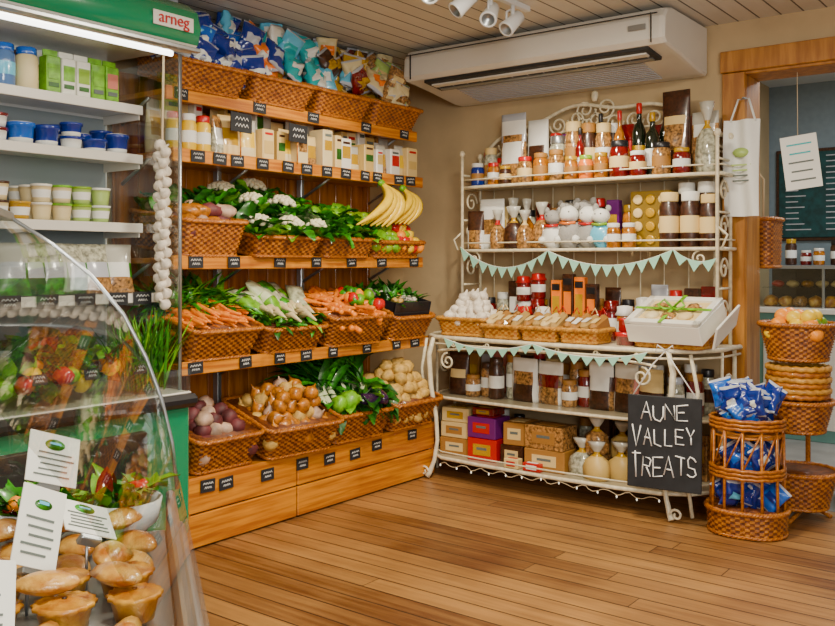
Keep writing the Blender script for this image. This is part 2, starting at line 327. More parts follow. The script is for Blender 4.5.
b.box((-1.2,7.8,1.19),(2.05,.3,.008),GLASS)
b.done()
# ---------------------------------------------------------------- air conditioner
ac=MB('air_conditioner'); x0,x1=-3.62,-1.85
prof=[(5.28,2.79),(4.74,2.79),(4.66,2.77),(4.62,2.72),(4.61,2.6),(4.64,2.575),(4.9,2.545),(5.2,2.5),(5.28,2.5)]
def acr(x,i=0): return [(x,5.0+(y-5.0)*(1-i*.04),2.66+(z-2.66)*(1-i*.1)) for y,z in prof]
ac.rings([acr(x0,1),acr(x0+.012,.2),acr(x0+.03,0),acr(x1-.03,0),acr(x1-.012,.2),acr(x1,1)],OFFW,None,True,False)
Ts=TR((x0+x1)/2,4.75,2.558,0,-.115)
ac.box((.02,0,0),(1.52,.2,.03),DKG,Ts); ac.box((.02,-.03,-.018),(1.46,.05,.012),OFFW,Ts); ac.box((.02,.055,-.018),(1.46,.035,.008),STEEL,Ts)
for k in range(14): ac.box((-.7+k*.11,.02,-.012),(.006,.08,.012),STEEL,Ts)
for sx in (x0+.07,x1-.07): ac.box((sx,4.605,2.66),(.004,.012,.16),DKG)
ac.box(((x0+x1)/2,4.606,2.735),(1.7,.01,.005),DKG)
ac.box((-2.0,4.603,2.67),(.1,.008,.03),STEEL)
for k in range(10): ac.box(((x0+x1)/2,4.9+k*.03,2.54-.0045*k),(1.3,.008,.006),SILV)
ac.done()
t=MB('track_light'); t.box((-2.5,3.75,ZC-.015),(.035,1.1,.03),WHITE)
for yy,az in ((3.4,.5),(3.68,-.6),(3.92,.3),(4.14,-.3)):
    t.lathe([(.012,-.06),(.012,0)],WHITE,TR(-2.5,yy,ZC-.03),8)
    T=TR(-2.5,yy,ZC-.12,az,2.3)
    t.lathe([(.02,-.07),(.036,-.06),(.038,.0),(.045,.06),(.045,.07),(.034,.068),(.03,.03)],[WHITE,WHITE,WHITE,WHITE,WHITE,STEEL],T,16)
    t.tube([(.0,-.045,-.0),(.0,-.045,.05),(0,0,.075)],.006,WHITE,TR(-2.5,yy,ZC-.12,az),6)
t.done()
# ---------------------------------------------------------------- produce unit
u=MB('wooden_produce_shelving'); Y0,Y1=2.78,4.8; YC=(Y0+Y1)/2; LY=Y1-Y0; XB=-4.12
ROWS=[(.35,-3.5),(.90,-3.55),(1.42,-3.6),(1.95,-3.6),(2.26,-3.65)]
nb=13
for k in range(nb):
    u.box((XB+.012,Y0+LY*(k+.5)/nb,1.2),(.022,LY/nb-.006,2.4),PINEV)
for z,xf in ROWS[1:]:
    u.box(((XB+xf)/2,YC,z-.014),(xf-XB,LY,.028),PINE)
    u.box((xf-.008,YC,z-.022),(.022,LY+.01,.068),PINE)
u.box(((XB-3.5)/2,YC,.335),(-3.5-XB,LY,.03),PINE)
for a,bb in ((Y0,3.52),(3.53,Y1)):
    for z0,z1 in ((.01,.17),(.178,.345)):
        u.box((-3.51,(a+bb)/2,(z0+z1)/2),(.024,bb-a,z1-z0),PINE)
u.box((-3.8,Y1-.012,.17),(.6,.024,.32),PINEV); u.box((-3.8,Y0+.012,.17),(.6,.024,.32),PINEV)
for yy in (Y0+.02,3.45,4.13,Y1-.02):
    u.box((XB+.05,yy,1.2),(.045,.03,2.38),STEEL if yy in(3.45,4.13) else PINEV)
    for z,xf in ROWS[1:]:
        u.tube([(XB+.04,yy,z-.16),(XB+.3,yy,z-.03)],.01,STEEL,None,6)
u.done()
tg=MB('chalk_price_tags')
for z,xf in ROWS[1:]:
    n=[0,8,7,12,5][ROWS.index((z,xf))]
    for k in range(n):
        tag(tg,TR(xf+.008,Y0+.12+(LY-.25)*k/max(1,n-1)+R.uniform(-.05,.05),z-.05,FX+R.uniform(-.12,.12),0,R.uniform(-.06,.06)))
for yy,zz in ((2.9,.27),(3.02,.26),(3.3,.25),(3.56,.26),(3.78,.25),(4.0,.24),(4.2,.26),(4.55,.27)):
    tag(tg,TR(-3.492,yy,zz,FX,0,R.uniform(-.06,.06)),.09,.062)
tg.done()
BY=[3.035,3.535,4.04,4.545]
def ub(name,z,xf,y,w=.47,d=.47,h=.19,tilt=.2,rz=0,m=WICK):
    T=TR(xf,y,z,rz,0,tilt)@TR(-d/2,0,0)
    b=MB(name); basket(b,d,w,h,T,m)
    mn=min(v[2] for v in b.V); dz=z+.001-mn
    b.V=[(v[0],v[1],v[2]+dz) for v in b.V]; b.done()
    return TR(0,0,dz)@T
# --- base row
T=ub('wicker_basket',.35,-3.49,BY[0],tilt=.22,h=.18,w=.44); m=MB('beetroots')
for x,y,z in heap(.42,.38,.042,4,.8): m.blob((x,y,z+.09),(.045,.045,.042),R.choice([BEET,BEET,BEET,TURN]),T,M2=rotm())
m.done()
T=ub('wicker_basket',.35,-3.43,BY[1]-.03,tilt=.27,h=.18,w=.52,rz=-.12); m=MB('onions')
for x,y,z in heap(.43,.47,.043,5,.8):
    m.lathe([(.003,-.04),(.027,-.034),(.045,-.004),(.04,.018),(.018,.036),(.006,.05),(.003,.068)],R.choice([ONI,TURN,ONI,ONI,ONI,POT]),T@TR(x,y,z+.1,R.uniform(0,6),R.uniform(-1,1),R.uniform(-1,1)),10)
m.done()
T=ub('wicker_basket',.35,-3.44,BY[2]-.03,tilt=.22,h=.18,w=.48,rz=-.08); m=MB('leeks_and_greens')
for k in range(24):
    y=R.uniform(-.2,.2); x=R.uniform(-.06,.12); az=pi+R.uniform(-.5,.5)
    m.tube([(x+.1,y,.15),(x,y,.2),(x-.1,y,.27)],[.018,.017,.02],LEEKW,T,8)
    for q in range(5): leaf(m,(x-.07,y,.25),az+R.uniform(-1.2,1.2),R.uniform(.4,1.3),R.uniform(.25,.4),.05,R.uniform(.6,1.9),R.choice([LEAF,LEAFD,LEAFD]),T,.1,7,2)
for k in range(120): leaf(m,(R.uniform(-.2,.18),R.uniform(-.21,.21),.17),R.uniform(-1.6,1.6),R.uniform(.2,1.2),R.uniform(.12,.24),.11,1.5,R.choice([LEAF,LEAFD,LEAFD,LEAFL]),T,.3)
m.blob((.14,.15,.24),(.1,.05,.045),AUB,T); m.blob((.16,.06,.23),(.05,.09,.045),AUB,T); m.blob((.15,-.08,.24),(.06,.06,.055),LEAFL,T); m.blob((.16,-.17,.23),(.05,.05,.05),LEAFL,T)
m.done()
T=ub('wicker_basket',.35,-3.44,BY[3]-.02,tilt=.24,h=.18,w=.5); m=MB('potatoes')
for x,y,z in heap(.44,.48,.046,6,.75): m.blob((x,y,z+.08),(.06,.045,.04),POT,T,12,8,.14,rotm())
m.done()
# --- second row
def carrot(m,T,L=.17,r=.017): m.lathe([(.004,0),(r*.5,.01),(r*.7,L*.4),(r,L*.85),(r*.9,L*.97),(.006,L)],CARROT,T,8)
T=ub('wicker_basket',.90,-3.52,BY[0],tilt=.27,h=.17); m=MB('bunched_carrots')
for k in range(170):
    x=R.uniform(-.04,.2); y=R.uniform(-.2,.2); carrot(m,T@TR(x+.02,y,.11+R.uniform(0,.12),R.uniform(-.4,.4)+.2,0,-pi/2+R.uniform(-.25,.1)),R.uniform(.14,.2),R.uniform(.014,.019))
for k in range(460): leaf(m,(R.uniform(-.22,-.02),R.uniform(-.22,.22),.16),R.uniform(0,6.28),R.uniform(.3,1.4),R.uniform(.1,.26),R.uniform(.015,.045),R.uniform(.5,2),R.choice([LEAF,LEAF,LEAFL,LEAFD]),T,.4,5,2)
m.done()
T=ub('wicker_basket',.90,-3.52,BY[1],tilt=.27,h=.15); m=MB('bagged_parsnips')
PBG=C('parsnip_bag',.46,.48,.34,.15,.8,var=.5,scale=30)
for k in range(20):
    pouch(m,T@TR(R.uniform(-.08,.12),R.uniform(-.18,.18),.12+R.uniform(0,.08),R.uniform(-.7,.7)+pi/2,-1.2+R.uniform(-.3,.3)),.11,.2,.07,[(.5,R.choice([PBG,LEAFL])),(1,R.choice([PBG,LEEKW,LEAF]))],True)
for k in range(200): leaf(m,(R.uniform(-.2,.19),R.uniform(-.21,.21),.13),R.uniform(0,6.28),R.uniform(.1,1.2),R.uniform(.08,.18),.05,1.3,R.choice([LEAFL,LEAF,LEAFD]),T,.2)
for k in range(20):
    x,y=R.uniform(-.1,.15),R.uniform(-.18,.18); m.tube([(x,y,.19),(x+.05,y+R.uniform(-.05,.05),.22),(x+.12,y,.2)],[.02,.016,.005],CP1,T,8)
m.done()
T=ub('wicker_basket',.90,-3.5,BY[2],tilt=.3,h=.19,w=.52,rz=-.06); m=MB('loose_carrots')
for k in range(260):
    carrot(m,T@TR(R.uniform(-.17,.15),R.uniform(-.2,.2),.12+R.uniform(0,.1),R.uniform(0,6.28),0,-pi/2+R.uniform(-.25,.25)),R.uniform(.1,.15),R.uniform(.014,.02))
for k in range(18): m.blob((R.uniform(-.1,.17),R.uniform(.04,.2),.24+R.uniform(-.02,.02)),(.04,.036,.038),R.choice([TOM,LEAF,ORG,LEAFL]),T,10,7,.15)
m.done()
T=ub('wicker_basket',.90,-3.5,BY[3]+.02,tilt=.24,h=.16,w=.42); m=MB('tray_of_mushrooms_and_cress')
m.box((0,0,.165),(.38,.37,.03),BLACK,T)
for sx in (-.18,.18): m.box((sx,0,.2),(.01,.37,.09),BLACK,T); m.box((0,sx,.2),(.38,.01,.09),BLACK,T)
for x,y,z in heap(.3,.3,.028,2): m.lathe([(.01,-.02),(.009,0),(.028,.002),(.026,.015),(.012,.026),(.001,.028)],R.choice([GARL,POT]),T@TR(x,y,z+.2,0,R.uniform(-.6,.6)),8)
for k in range(160): leaf(m,(R.uniform(-.17,.1),R.uniform(-.17,.17),.19),R.uniform(0,6.28),R.uniform(.5,1.4),R.uniform(.08,.17),.04,.8,R.choice([LEAF,LEAFD,LEAFD]),T,.2,5,2)
m.done()
# --- third row
T=ub('wicker_basket',1.42,-3.57,BY[0]-.02,tilt=.14,h=.19,w=.42); m=MB('sweet_potatoes')
for x,y,z in heap(.38,.36,.042,3,.7): m.blob((x,y,z+.13),(.07,.04,.038),R.choice([TURN,ONI,BEET]),T,M2=rotm())
for k in range(50): leaf(m,(R.uniform(-.2,-.02),R.uniform(-.18,.18),.2),R.uniform(0,6.28),R.uniform(.5,1.4),R.uniform(.12,.2),.09,1,R.choice([LEAF,LEAFD]),T,.3)
m.done()
T=ub('wicker_basket',1.42,-3.54,BY[1]-.02,tilt=.17,h=.12,w=.52); m=MB('cauliflowers')
def cauli(m,T,x,y,z,r):
    for k in range(30):
        a=k*2.4; q=math.sqrt(k/30)*r*.9; m.blob((x+q*math.cos(a),y+q*math.sin(a),z+.03+math.sqrt(max(0,r*r-q*q))*.85),(r*.22,r*.22,r*.2),CAUL,T,7,5,.25)
    for k in range(18):
        a=k*.7; leaf(m,(x+r*.55*math.cos(a),y+r*.55*math.sin(a),z-.02),a,R.uniform(.4,1.1),R.uniform(1.3,2.1)*r,r*1.1,R.uniform(-.1,1.2),R.choice([LEAF,LEAF,LEAFL,LEAFD]),T,.3,8,5)
for x,y,z in ((.14,-.18,.12),(.15,.05,.12),(.14,.24,.12),(-.03,-.08,.22),(-.03,.14,.22),(-.16,-.2,.26),(-.17,.03,.29)): cauli(m,T,x,y,z,.08)
for k in range(110): leaf(m,(R.uniform(-.24,.16),R.uniform(-.27,.27),.12),R.uniform(0,6.28),R.uniform(.2,1.3),R.uniform(.14,.24),.1,R.uniform(.3,1.6),R.choice([LEAF,LEAFD,LEAFD]),T,.3)
m.done()
m=MB('leafy_cabbages')
T=ub('wicker_basket',1.42,-3.54,BY[2]-.02,tilt=.17,h=.12,w=.46)
for x,y,z in ((.14,-.15,.12),(.14,.05,.12),(.1,.2,.12),(-.03,-.1,.2),(-.03,.1,.2),(-.12,-.25,.24)):
    m.blob((x,y,z+.03),(.055,.055,.05),LEAFL,T)
    for k in range(26): leaf(m,(x+.02*math.cos(k),y+.02*math.sin(k),z-.02),k*.65,R.uniform(.2,1.3),R.uniform(.11,.2),.11,R.uniform(.4,1.5),R.choice([LEAF,LEAF,LEAFD,LEAFL]),T,.35,7,4)
m.done()
T=ub('wicker_basket',1.42,-3.55,BY[3]-.04,tilt=.14,h=.11,w=.52); m=MB('apples_and_limes')
for x,y,z in heap(.44,.5,.034,5,.6): m.lathe([(.006,-.028),(.028,-.03),(.036,0),(.03,.026),(.012,.03),(.004,.022)],R.choice([LIME,LIME,LEAFL]) if y<.0 else R.choice([TOM,YEL,TOM,LIME,ORG]),T@TR(x,y,z+.07,0,R.uniform(-.6,.6),R.uniform(-.6,.6)),12)
m.done()
m=MB('banana_bunch')
for cx,cy,cz,sc in ((-3.59,4.36,1.89,1.0),(-3.59,4.58,1.87,.85)):
    for k in range(7):
        sp=(k-3)*.10; P=[];rr=[]
        for q in range(11):
            f=q/10
            yy=cy+sc*(.07*math.sin(pi*f)-.15*f*f+sp*.5*f); zz=cz-sc*(.27*f-.02*math.sin(pi*f)); xx=cx+sc*((.06+.03*math.cos(k*2.1))*math.sin(pi*f*.8)+.02*math.sin(k*1.7))
            P.append((xx,yy,zz)); rr.append(sc*[.008,.013,.024,.03,.032,.032,.031,.028,.021,.012,.006][q])
        m.tube(P,rr,YEL,None,6); m.blob(P[-1],(.006,.006,.008),DBROWN,None,6,4)
    m.blob((cx,cy,cz+.005),(.022,.03,.022),LEAFL)
m.done()
h=MB('banana_hook')
for cy in (4.36,4.58): h.tube([(-3.62,cy,1.925),(-3.62,cy,1.87),(-3.59,cy,1.89)],.004,STEEL)
h.done()
# --- fourth shelf: crackers
ck=MB('cracker_packets')
for rowx,zs,hs_ in ((-3.69,1.951,1.0),(-3.86,1.951,1.45)):
    y=Y0+.07; k=0
    while y<Y1-.06:
        w=R.uniform(.05,.12); hh=R.uniform(.15,.23)*hs_; f=(y-Y0)/LY
        if k in (0,1,2) and rowx>-3.8:
            jar(ck,rowx,y,zs,.04,.2,R.choice([YPK,YPK,CLEARJ]),R.choice([PAPER,RED])); w=.085
        elif R.random()<.5:
            c1=R.choice([CREAM,WPK,CP1,CP2,WPK,KRAFT])
            ck.box((rowx,y,zs+hh/2),(.12,w*.94,hh),c1,None,.006)
            ck.box((rowx+.061,y,zs+hh*R.uniform(.4,.6)),(.003,w*.7,hh*R.uniform(.2,.5)),R.choice([CP2,GOLD,LEAFD,COOK,RED,CREAM]))
            ck.box((rowx+.061,y,zs+hh*.86),(.004,w*.6,hh*.07),R.choice([DBROWN,INK,RED]))
        else:
            c1=R.choice([CREAM,COOK,CP1,CLEARJ]); pouch(ck,TR(rowx,y,zs,FX+R.uniform(-.3,.3)),w*1.15,hh*1.05,.08,[(.25,c1),(.65,(R.choice([PAPER,CP1,GOLD,YPK]),c1)),(1,R.choice([CREAM,SILVC,COOK]))])
        y+=w+.006; k+=1
ck.done()
sg=MB('chalk_name_sign')
for yy,z in ((3.2,2.06),(3.62,2.05)):
    T=TR(-3.585,yy,z+.03,FX+.1); sg.box((0,0,.04),(.16,.006,.1),SLATE,T)
    for q in range(2): sg.tube([(-.05+.0125*i,-.005,.06-q*.035+(.008 if i%2 else -.008)) for i in range(9)],.0022,CHALK,T,4)
sg.tube([(-3.59,3.2,1.95),(-3.59,3.2,2.1)],.004,PINE); sg.tube([(-3.59,3.62,1.95),(-3.59,3.62,2.1)],.004,PINE)
sg.done()
# --- top: baskets of crisps
cr=MB('crisp_packets')
for k in range(4):
    T=ub('wicker_basket',2.26,-3.62,BY[k],tilt=.32,h=.15,w=.49,d=.4)
    for q in range(46):
        lx=R.uniform(-.19,.12); ly=R.uniform(-.2,.2); f=(BY[k]+ly-Y0)/LY+R.uniform(-.04,.04)
        if f<.22: cc=R.choice([(NAVY,PAPER),(BLUE,PAPER),(NAVY,SILV),(NAVY,LBLUE),(NAVY,BLUE)])
        elif f<.36: cc=R.choice([(BLUE,PAPER),(NAVY,PAPER),(NAVY,SILV),(LBLUE,PAPER)])
        elif f<.44: cc=R.choice([(ORANGE,PAPER),(TEAL,PAPER),(ORANGE,GOLD)])
        elif f<.64: cc=R.choice([(LBLUE,PAPER),(TEAL,PAPER),(WPK,TEAL),(LBLUE,TEAL)])
        elif f<.82: cc=R.choice([(GOLD,DBROWN),(DBROWN,GOLD),(CP1,ORANGE),(DRED,GOLD),(GOLD,CREAM)])
        else: cc=R.choice([(CLEARJ,LEAFL),(CP1,COOK),(COOK,CREAM),(PGREEN,CREAM)])
        z=.08+R.uniform(0,.17)-(lx)*.4
        pouch(cr,T@TR(lx,ly,z,FX+R.uniform(-.7,.7),-.55+R.uniform(-.6,.5),R.uniform(-.5,.5)),.145,.18,.075,[(.06,SILV),(.3,cc[0]),(.62,(cc[1],cc[0])),(.95,cc[0]),(1,SILV)],True,16,20,.6)
cr.clampz(2.79); cr.done()
# ---------------------------------------------------------------- refrigerated multideck
f=MB('refrigerated_display_cabinet'); FY0,FY1=1.15,2.72; FC=(FY0+FY1)/2; FL=FY1-FY0
f.box((-4.09,FC,1.3),(.06,FL,2.3),WHITE); f.box((-4.05,FC,1.45),(.01,FL-.04,1.35),C('fridge_inner',.28,.32,.33,.5))
f.box((-3.74,FC,.06),(.62,FL-.06,.12),BLACK); f.box((-3.75,FC,.43),(.72,FL,.62),GREEN,None,.02); f.box((-3.72,FC-.12,.4),(.735,FL-.3,.5),DKG)
f.box((-3.37,FC,.76),(.07,FL+.02,.06),BLACK,None,.02); f.box((-3.72,FC,.77),(.66,FL,.05),OFFW)
f.box((-3.405,FC,.84),(.012,FL,.12),GLASS,None,0)
pc=[(-4.1,2.62),(-3.5,2.62),(-3.4,2.6),(-3.33,2.55),(-3.31,2.47),(-3.33,2.40),(-3.38,2.37),(-3.5,2.40),(-4.1,2.42)]
def cp(y,k=0): return [(-3.7+(x+3.7)*(1-.03*k),y,2.5+(z-2.5)*(1-.12*k)) for x,z in pc]
f.rings([cp(FY0,1),cp(FY0+.015),cp(FY1-.015),cp(FY1,1)],lambda i,j: GREEN if j in(0,1,2,3,4) else OFFW,None)
f.box((-3.325,FC,2.375),(.03,FL-.02,.018),STEEL)
f.tube([(-3.46,FY0+.06,2.375),(-3.46,FY1-.06,2.375)],.014,C('fluorescent_tube',1,1,.95,emis=6),None,8)
for z,xf in ((2.16,-3.74),(1.92,-3.74),(1.585,-3.74),(1.25,-3.62)):
    f.box(((-4.05+xf)/2,FC,z-.012),(xf+4.05,FL-.05,.018),WHITE)
    f.box((xf+.006,FC,z-.02),(.016,FL-.05,.045),OFFW)
    f.box((-3.9,FY1-.03,z-.04),(.3,.006,.05),OFFW)
for yy in (1.95,2.12,2.3,2.47,2.6): tag(f,TR(-3.6,yy,1.2,FX),.1,.06)
f.box((-3.78,FY1-.012,1.56),(.64,.008,1.62),GLASS,None,0)
f.tube([(-3.46,FY1-.012,.78),(-3.46,FY1-.012,2.38)],.009,STEEL,None,6)
f.box((-3.78,FY0+.012,1.56),(.64,.02,1.62),WHITE)
fr_ob=f.done()
tx=bpy.data.curves.new('maker_lettering','FONT'); tx.body='arneg'; tx.size=.075; tx.extrude=.002; tx.materials.append(RED)
to=bpy.data.objects.new('maker_lettering',tx); bpy.context.collection.objects.link(to); to.rotation_euler=(pi/2,0,pi/2); to.parent=fr_ob; to.location=Vector((-3.302,2.47,2.462))-fr_ob.location
pb=MB('maker_plate'); pb.box((-3.309,2.555,2.48),(.006,.22,.065),OFFW,None,.002); pb.done(parent=fr_ob)
dr=MB('yogurt_pots_and_cartons')
JB=C('jar_blue',.12,.2,.38,.1,.8)
y=1.5
while y<2.62:
    if y<2.14:
        for xx in (-3.8,-3.9,-4.0): jar(dr,xx,y,2.16,.05,R.choice([.15,.19,.21]),R.choice([CLEARJ,JB,PAPER,CP1]),R.choice([SILV,BLUE,DBROWN]),R.choice([PAPER,LBLUE,CP1]))
        y+=.106
    else:
        for xx in (-3.79,-3.87,-3.95,-4.02):
            c2=R.choice([LIME,PAPER,PAPER,LEAFL,WPK]); dr.box((xx,y,2.16+.085),(.065,.07,.17),c2); dr.box((xx,y,2.16+.185),(.01,.07,.03),c2)
            dr.box((xx+.034,y,2.16+.1),(.003,.056,.07),R.choice([LEAFL,PINKC,LIME,PAPER])); dr.box((xx+.034,y,2.2),(.003,.05,.02),R.choice([INK,LEAFD]))
        y+=.076
y=1.5
while y<2.6:
    cA=R.choice([BLUE,LBLUE,NAVY,NAVY,DRED]); r=R.choice([.05,.055,.058])
    for xx in (-3.8,-3.93):
      hk=R.choice([1,1,1.6])
      for lv in range(R.choice([1,2,2]) if hk==1 else 1):
        dr.lathe([(r*.82,0),(r*.88,.015*hk),(r*.95,.045*hk),(r*1.06,.047*hk),(r*1.06,.058*hk),(r*.9,.06*hk)],[PAPER,R.choice([cA,PAPER,cA]),cA,cA,R.choice([BLUE,PAPER,NAVY])],TR(xx,y,1.921+lv*.063),16)
    y+=.122
y=1.5
while y<2.6:
    cA,cL=R.choice([(PGREEN,PAPER),(LIME,PGREEN),(PGREEN,LIME),(CP1,LEAFL)]) if y>2.3 else (R.choice([GOLD,WPK,CP1]),R.choice([WPK,DBROWN,GOLD]))
    for lv in range(R.choice([1,2,2])):
      for xx in (-3.79,-3.89,-3.99):
        dr.lathe([(.036,0),(.038,.02),(.043,.055),(.044,.07),(.047,.071),(.047,.08),(.04,.081)],[cA,R.choice([cA,PAPER]),cA,cL,cL,cL],TR(xx,y,1.586+lv*.083),14)
    y+=.1
for k in range(22):
    pouch(dr,TR(-3.7-.13*(k%2),1.5+k*.052,1.254,FX+R.uniform(-.4,.4),-.3),.15,.24,.06,[(.3,R.choice([LEAFD,LEAF,COOK])),(.55,(R.choice([PAPER,SILV]),LEAF)),(1,R.choice([SILVC,CLEARJ]))],True)
dr.done()
sl=MB('fresh_salad_and_herbs')
for k in range(420): leaf(sl,(R.uniform(-3.98,-3.46),R.uniform(1.25,2.45),.82+R.uniform(0,.16)),R.uniform(0,6.28),R.uniform(.2,1.4),R.uniform(.1,.22),R.uniform(.05,.11),R.uniform(.3,1.6),R.choice([LEAF,LEAFD,LEAFL,LEAFD,DRED]),None,.35,6,3)
for k in range(160): leaf(sl,(-3.52+R.uniform(-.08,.08),2.55+R.uniform(-.09,.09),.81),R.uniform(0,6.28),R.uniform(1.15,1.5),R.uniform(.24,.4),.014,R.uniform(0,.6),R.choice([LEAF,LEAFL,LEAFD]),None,.1,6,2)
for k in range(50): sl.blob((R.uniform(-3.75,-3.46),R.uniform(1.3,2.4),.88+R.uniform(0,.08)),(.045,.045,.04),R.choice([TOM,TOM,LEAFL,ORG,YEL]))
for k in range(5): tag(sl,TR(-3.42,1.5+k*.24,.9,FX,-.3),.07,.045)
sl.done()
g=MB('garlic_plait')
g.tube([(-3.52,2.66,2.38),(-3.53,2.66,2.0),(-3.53,2.66,1.2)],.006,ROPE)
for k in range(44):
    a=k*2.3; z=1.2+k*.0175
    g.lathe([(.004,-.02),(.024,-.016),(.03,0),(.022,.014),(.006,.026),(.004,.04)],GARL,TR(-3.53+.02*math.cos(a),2.66+.014*math.sin(a),z,a,.9),9)
g.done()
# ---------------------------------------------------------------- deli serve-over counter
DT=TR(-1.717,1.336,0,math.radians(144.6)); dc=MB('deli_display_counter'); LN=1.7
CG=C('counter_grey',.27,.29,.3,.35,.3)
dc.box((-LN/2,.4,.06),(LN-.08,.62,.12),BLACK,DT); dc.box((-LN/2,.4,.42),(LN,.72,.62),CG,DT,.015)
dc.box((-LN/2,.4,.755),(LN,.76,.05),STEEL,DT,.01)
dc.box((-LN/2,.016,.82),(LN,.02,.10),STEEL,DT,.006); dc.tube([(-LN,-.002,.78),(0,-.002,.78)],.016,CG,DT,10)
gp=[(0,.87),(.012,.98),(.035,1.08),(.07,1.18),(.12,1.28),(.19,1.37),(.27,1.44),(.36,1.5)]
def gf(u_,v_):
    q=v_*(len(gp)-1); i=min(int(q),len(gp)-2); t_=q-i
    return (-LN*u_,gp[i][0]*(1-t_)+gp[i+1][0]*t_,gp[i][1]*(1-t_)+gp[i+1][1]*t_)
dc.grid(gf,1,14,GLASS,DT)
endp=[(0,y,z) for y,z in gp]+[(0,.74,1.5),(0,.74,.78),(0,0,.78)]
dc.add(endp,[list(range(len(endp)))],GLASS,DT,False)
dc.tube([(0,y,z) for y,z in gp],.005,STEEL,DT,6); dc.box((-LN/2,.55,1.5),(LN,.4,.02),STEEL,DT)
for xx in (-.015,-LN+.015): dc.box((xx,.73,1.14),(.03,.03,.72),STEEL,DT)
dc.box((-LN/2,.42,.79),(LN-.04,.64,.02),C('tray_steel',.2,.2,.19,.3,.2),DT)
dc.box((-LN/2,.5,1.2),(LN-.03,.3,.01),GLASS,DT)
dc.done()
pi_=MB('pork_pies_and_pasties')
def pie(mb,T,r,h):
    n=32; rs=[]
    for rr,zz,fl in ((.82,0,0),(1,h*.75,0),(1.12,h*.82,1),(1.14,h*.95,1),(1.0,h,1),(.85,h*.93,0),(.5,h*1.05,0),(.1,h*1.08,0)):
        rs.append([((r*rr*(1+.05*fl*math.cos(j*pi))+R.uniform(-.0015,.0015))*math.cos(2*pi*j/n),(r*rr*(1+.05*fl*math.cos(j*pi)))*math.sin(2*pi*j/n),zz) for j in range(n)])
    mb.rings(rs,PIE,T); mb.lathe([(r*.1,h*1.06),(r*.11,h*1.13),(r*.05,h*1.14)],DBROWN,T,8)
def pasty(mb,T,L,w,h):
    rs=[];n=16
    for i in range(25):
        f=i/24; s_=max(.06,math.sin(pi*f)**.6); cr_=.30+.16*(i%2)
        rs.append([((f-.5)*L,w/2*s_*math.cos(2*pi*j/n)*(1 if math.cos(2*pi*j/n)<.95 else 1+cr_),h*.5+h/2*s_*math.sin(2*pi*j/n)) for j in range(n)])
    mb.rings(rs,PASTY,T)
for i in range(12):
    for j in range(5):
        x=-.24-i*.118+R.uniform(-.012,.012); y=.1+j*.112+R.uniform(-.012,.012)
        k=(i//2)%3
        if k==0: pasty(pi_,DT@TR(x,y,.802,R.uniform(-.4,.4)+.6),.12,.065,.045)
        elif k==1: pie(pi_,DT@TR(x,y,.801),R.uniform(.038,.046),.045)
        else: pi_.tube([DT@Vector((x-.05,y,.82)),DT@Vector((x,y+.01,.825)),DT@Vector((x+.05,y,.82))],[.018,.024,.018],PASTY,None,10)
        if R.random()<.5: pasty(pi_,DT@TR(x+.03,y+.03,.847,R.uniform(0,3),R.uniform(-.2,.2)),.11,.06,.04)
pi_.done()
sb=MB('added_salad_bowls')  # added bowls of greens, standing in for leafy reflections in the glass
for x,y in ((-.09,.12),(-.1,.3),(-.1,.48)):
    sb.lathe([(.04,.801),(.075,.83),(.085,.88),(.08,.88),(.06,.83)],[WHITE,WHITE,WHITE,WHITE],DT@TR(x,y,0),20)
    for k in range(70): leaf(sb,(x+R.uniform(-.05,.05),y+R.uniform(-.05,.05),.86),R.uniform(0,6.28),R.uniform(.3,1.4),R.uniform(.05,.12),R.uniform(.03,.06),R.uniform(.3,1.6),R.choice([LEAF,LEAFL,LEAFD,LEAF,DRED]),DT,.4,5,3)
    for k in range(6): sb.blob((x+R.uniform(-.05,.05),y+R.uniform(-.05,.05),.9),(.018,.018,.016),R.choice([TOM,ORG]),DT,8,6)
sb.done()
st=MB('deli_sign_cards')
def card(x,y,z,w,h,rz,rx,ry):
    T=DT@TR(x,y,z,rz,rx,ry); st.box((0,0,h/2),(w,.003,h),PAPER,T)
    st.lathe([(w*.2,0),(w*.2,.001)],LEAF,T@TR(0,-.0015,h*.78,0,pi/2)@Matrix.Diagonal((1,.5,1,1)),16); st.box((0,-.003,h*.8),(w*.22,.001,h*.04),LBLUE,T,0)
    for k in range(5): st.box((R.uniform(-.006,.006),-.0025,h*.6-k*h*.11),(w*R.uniform(.5,.8),.001,h*.028),INK,T,0)
    st.box((0,.01,-.005),(w*.4,.02,.012),STEEL,T); st.tube([(0,.008,0),(0,.01,-(z-.8))],.003,STEEL,DT@TR(x,y,z),5)
card(-.30,.25,.97,.11,.10,-1.0,-.4,.35); card(-.52,.26,.88,.09,.14,-.95,-.4,.45); card(-.42,.17,.9,.11,.08,-1.0,-.95,.4); card(-.2,.42,.95,.1,.1,-1.0,-.3,.1); card(-.62,.42,.95,.1,.13,-.9,-.4,.3); card(-.85,.3,.88,.12,.12,-.9,-.4,.3)
st.done()
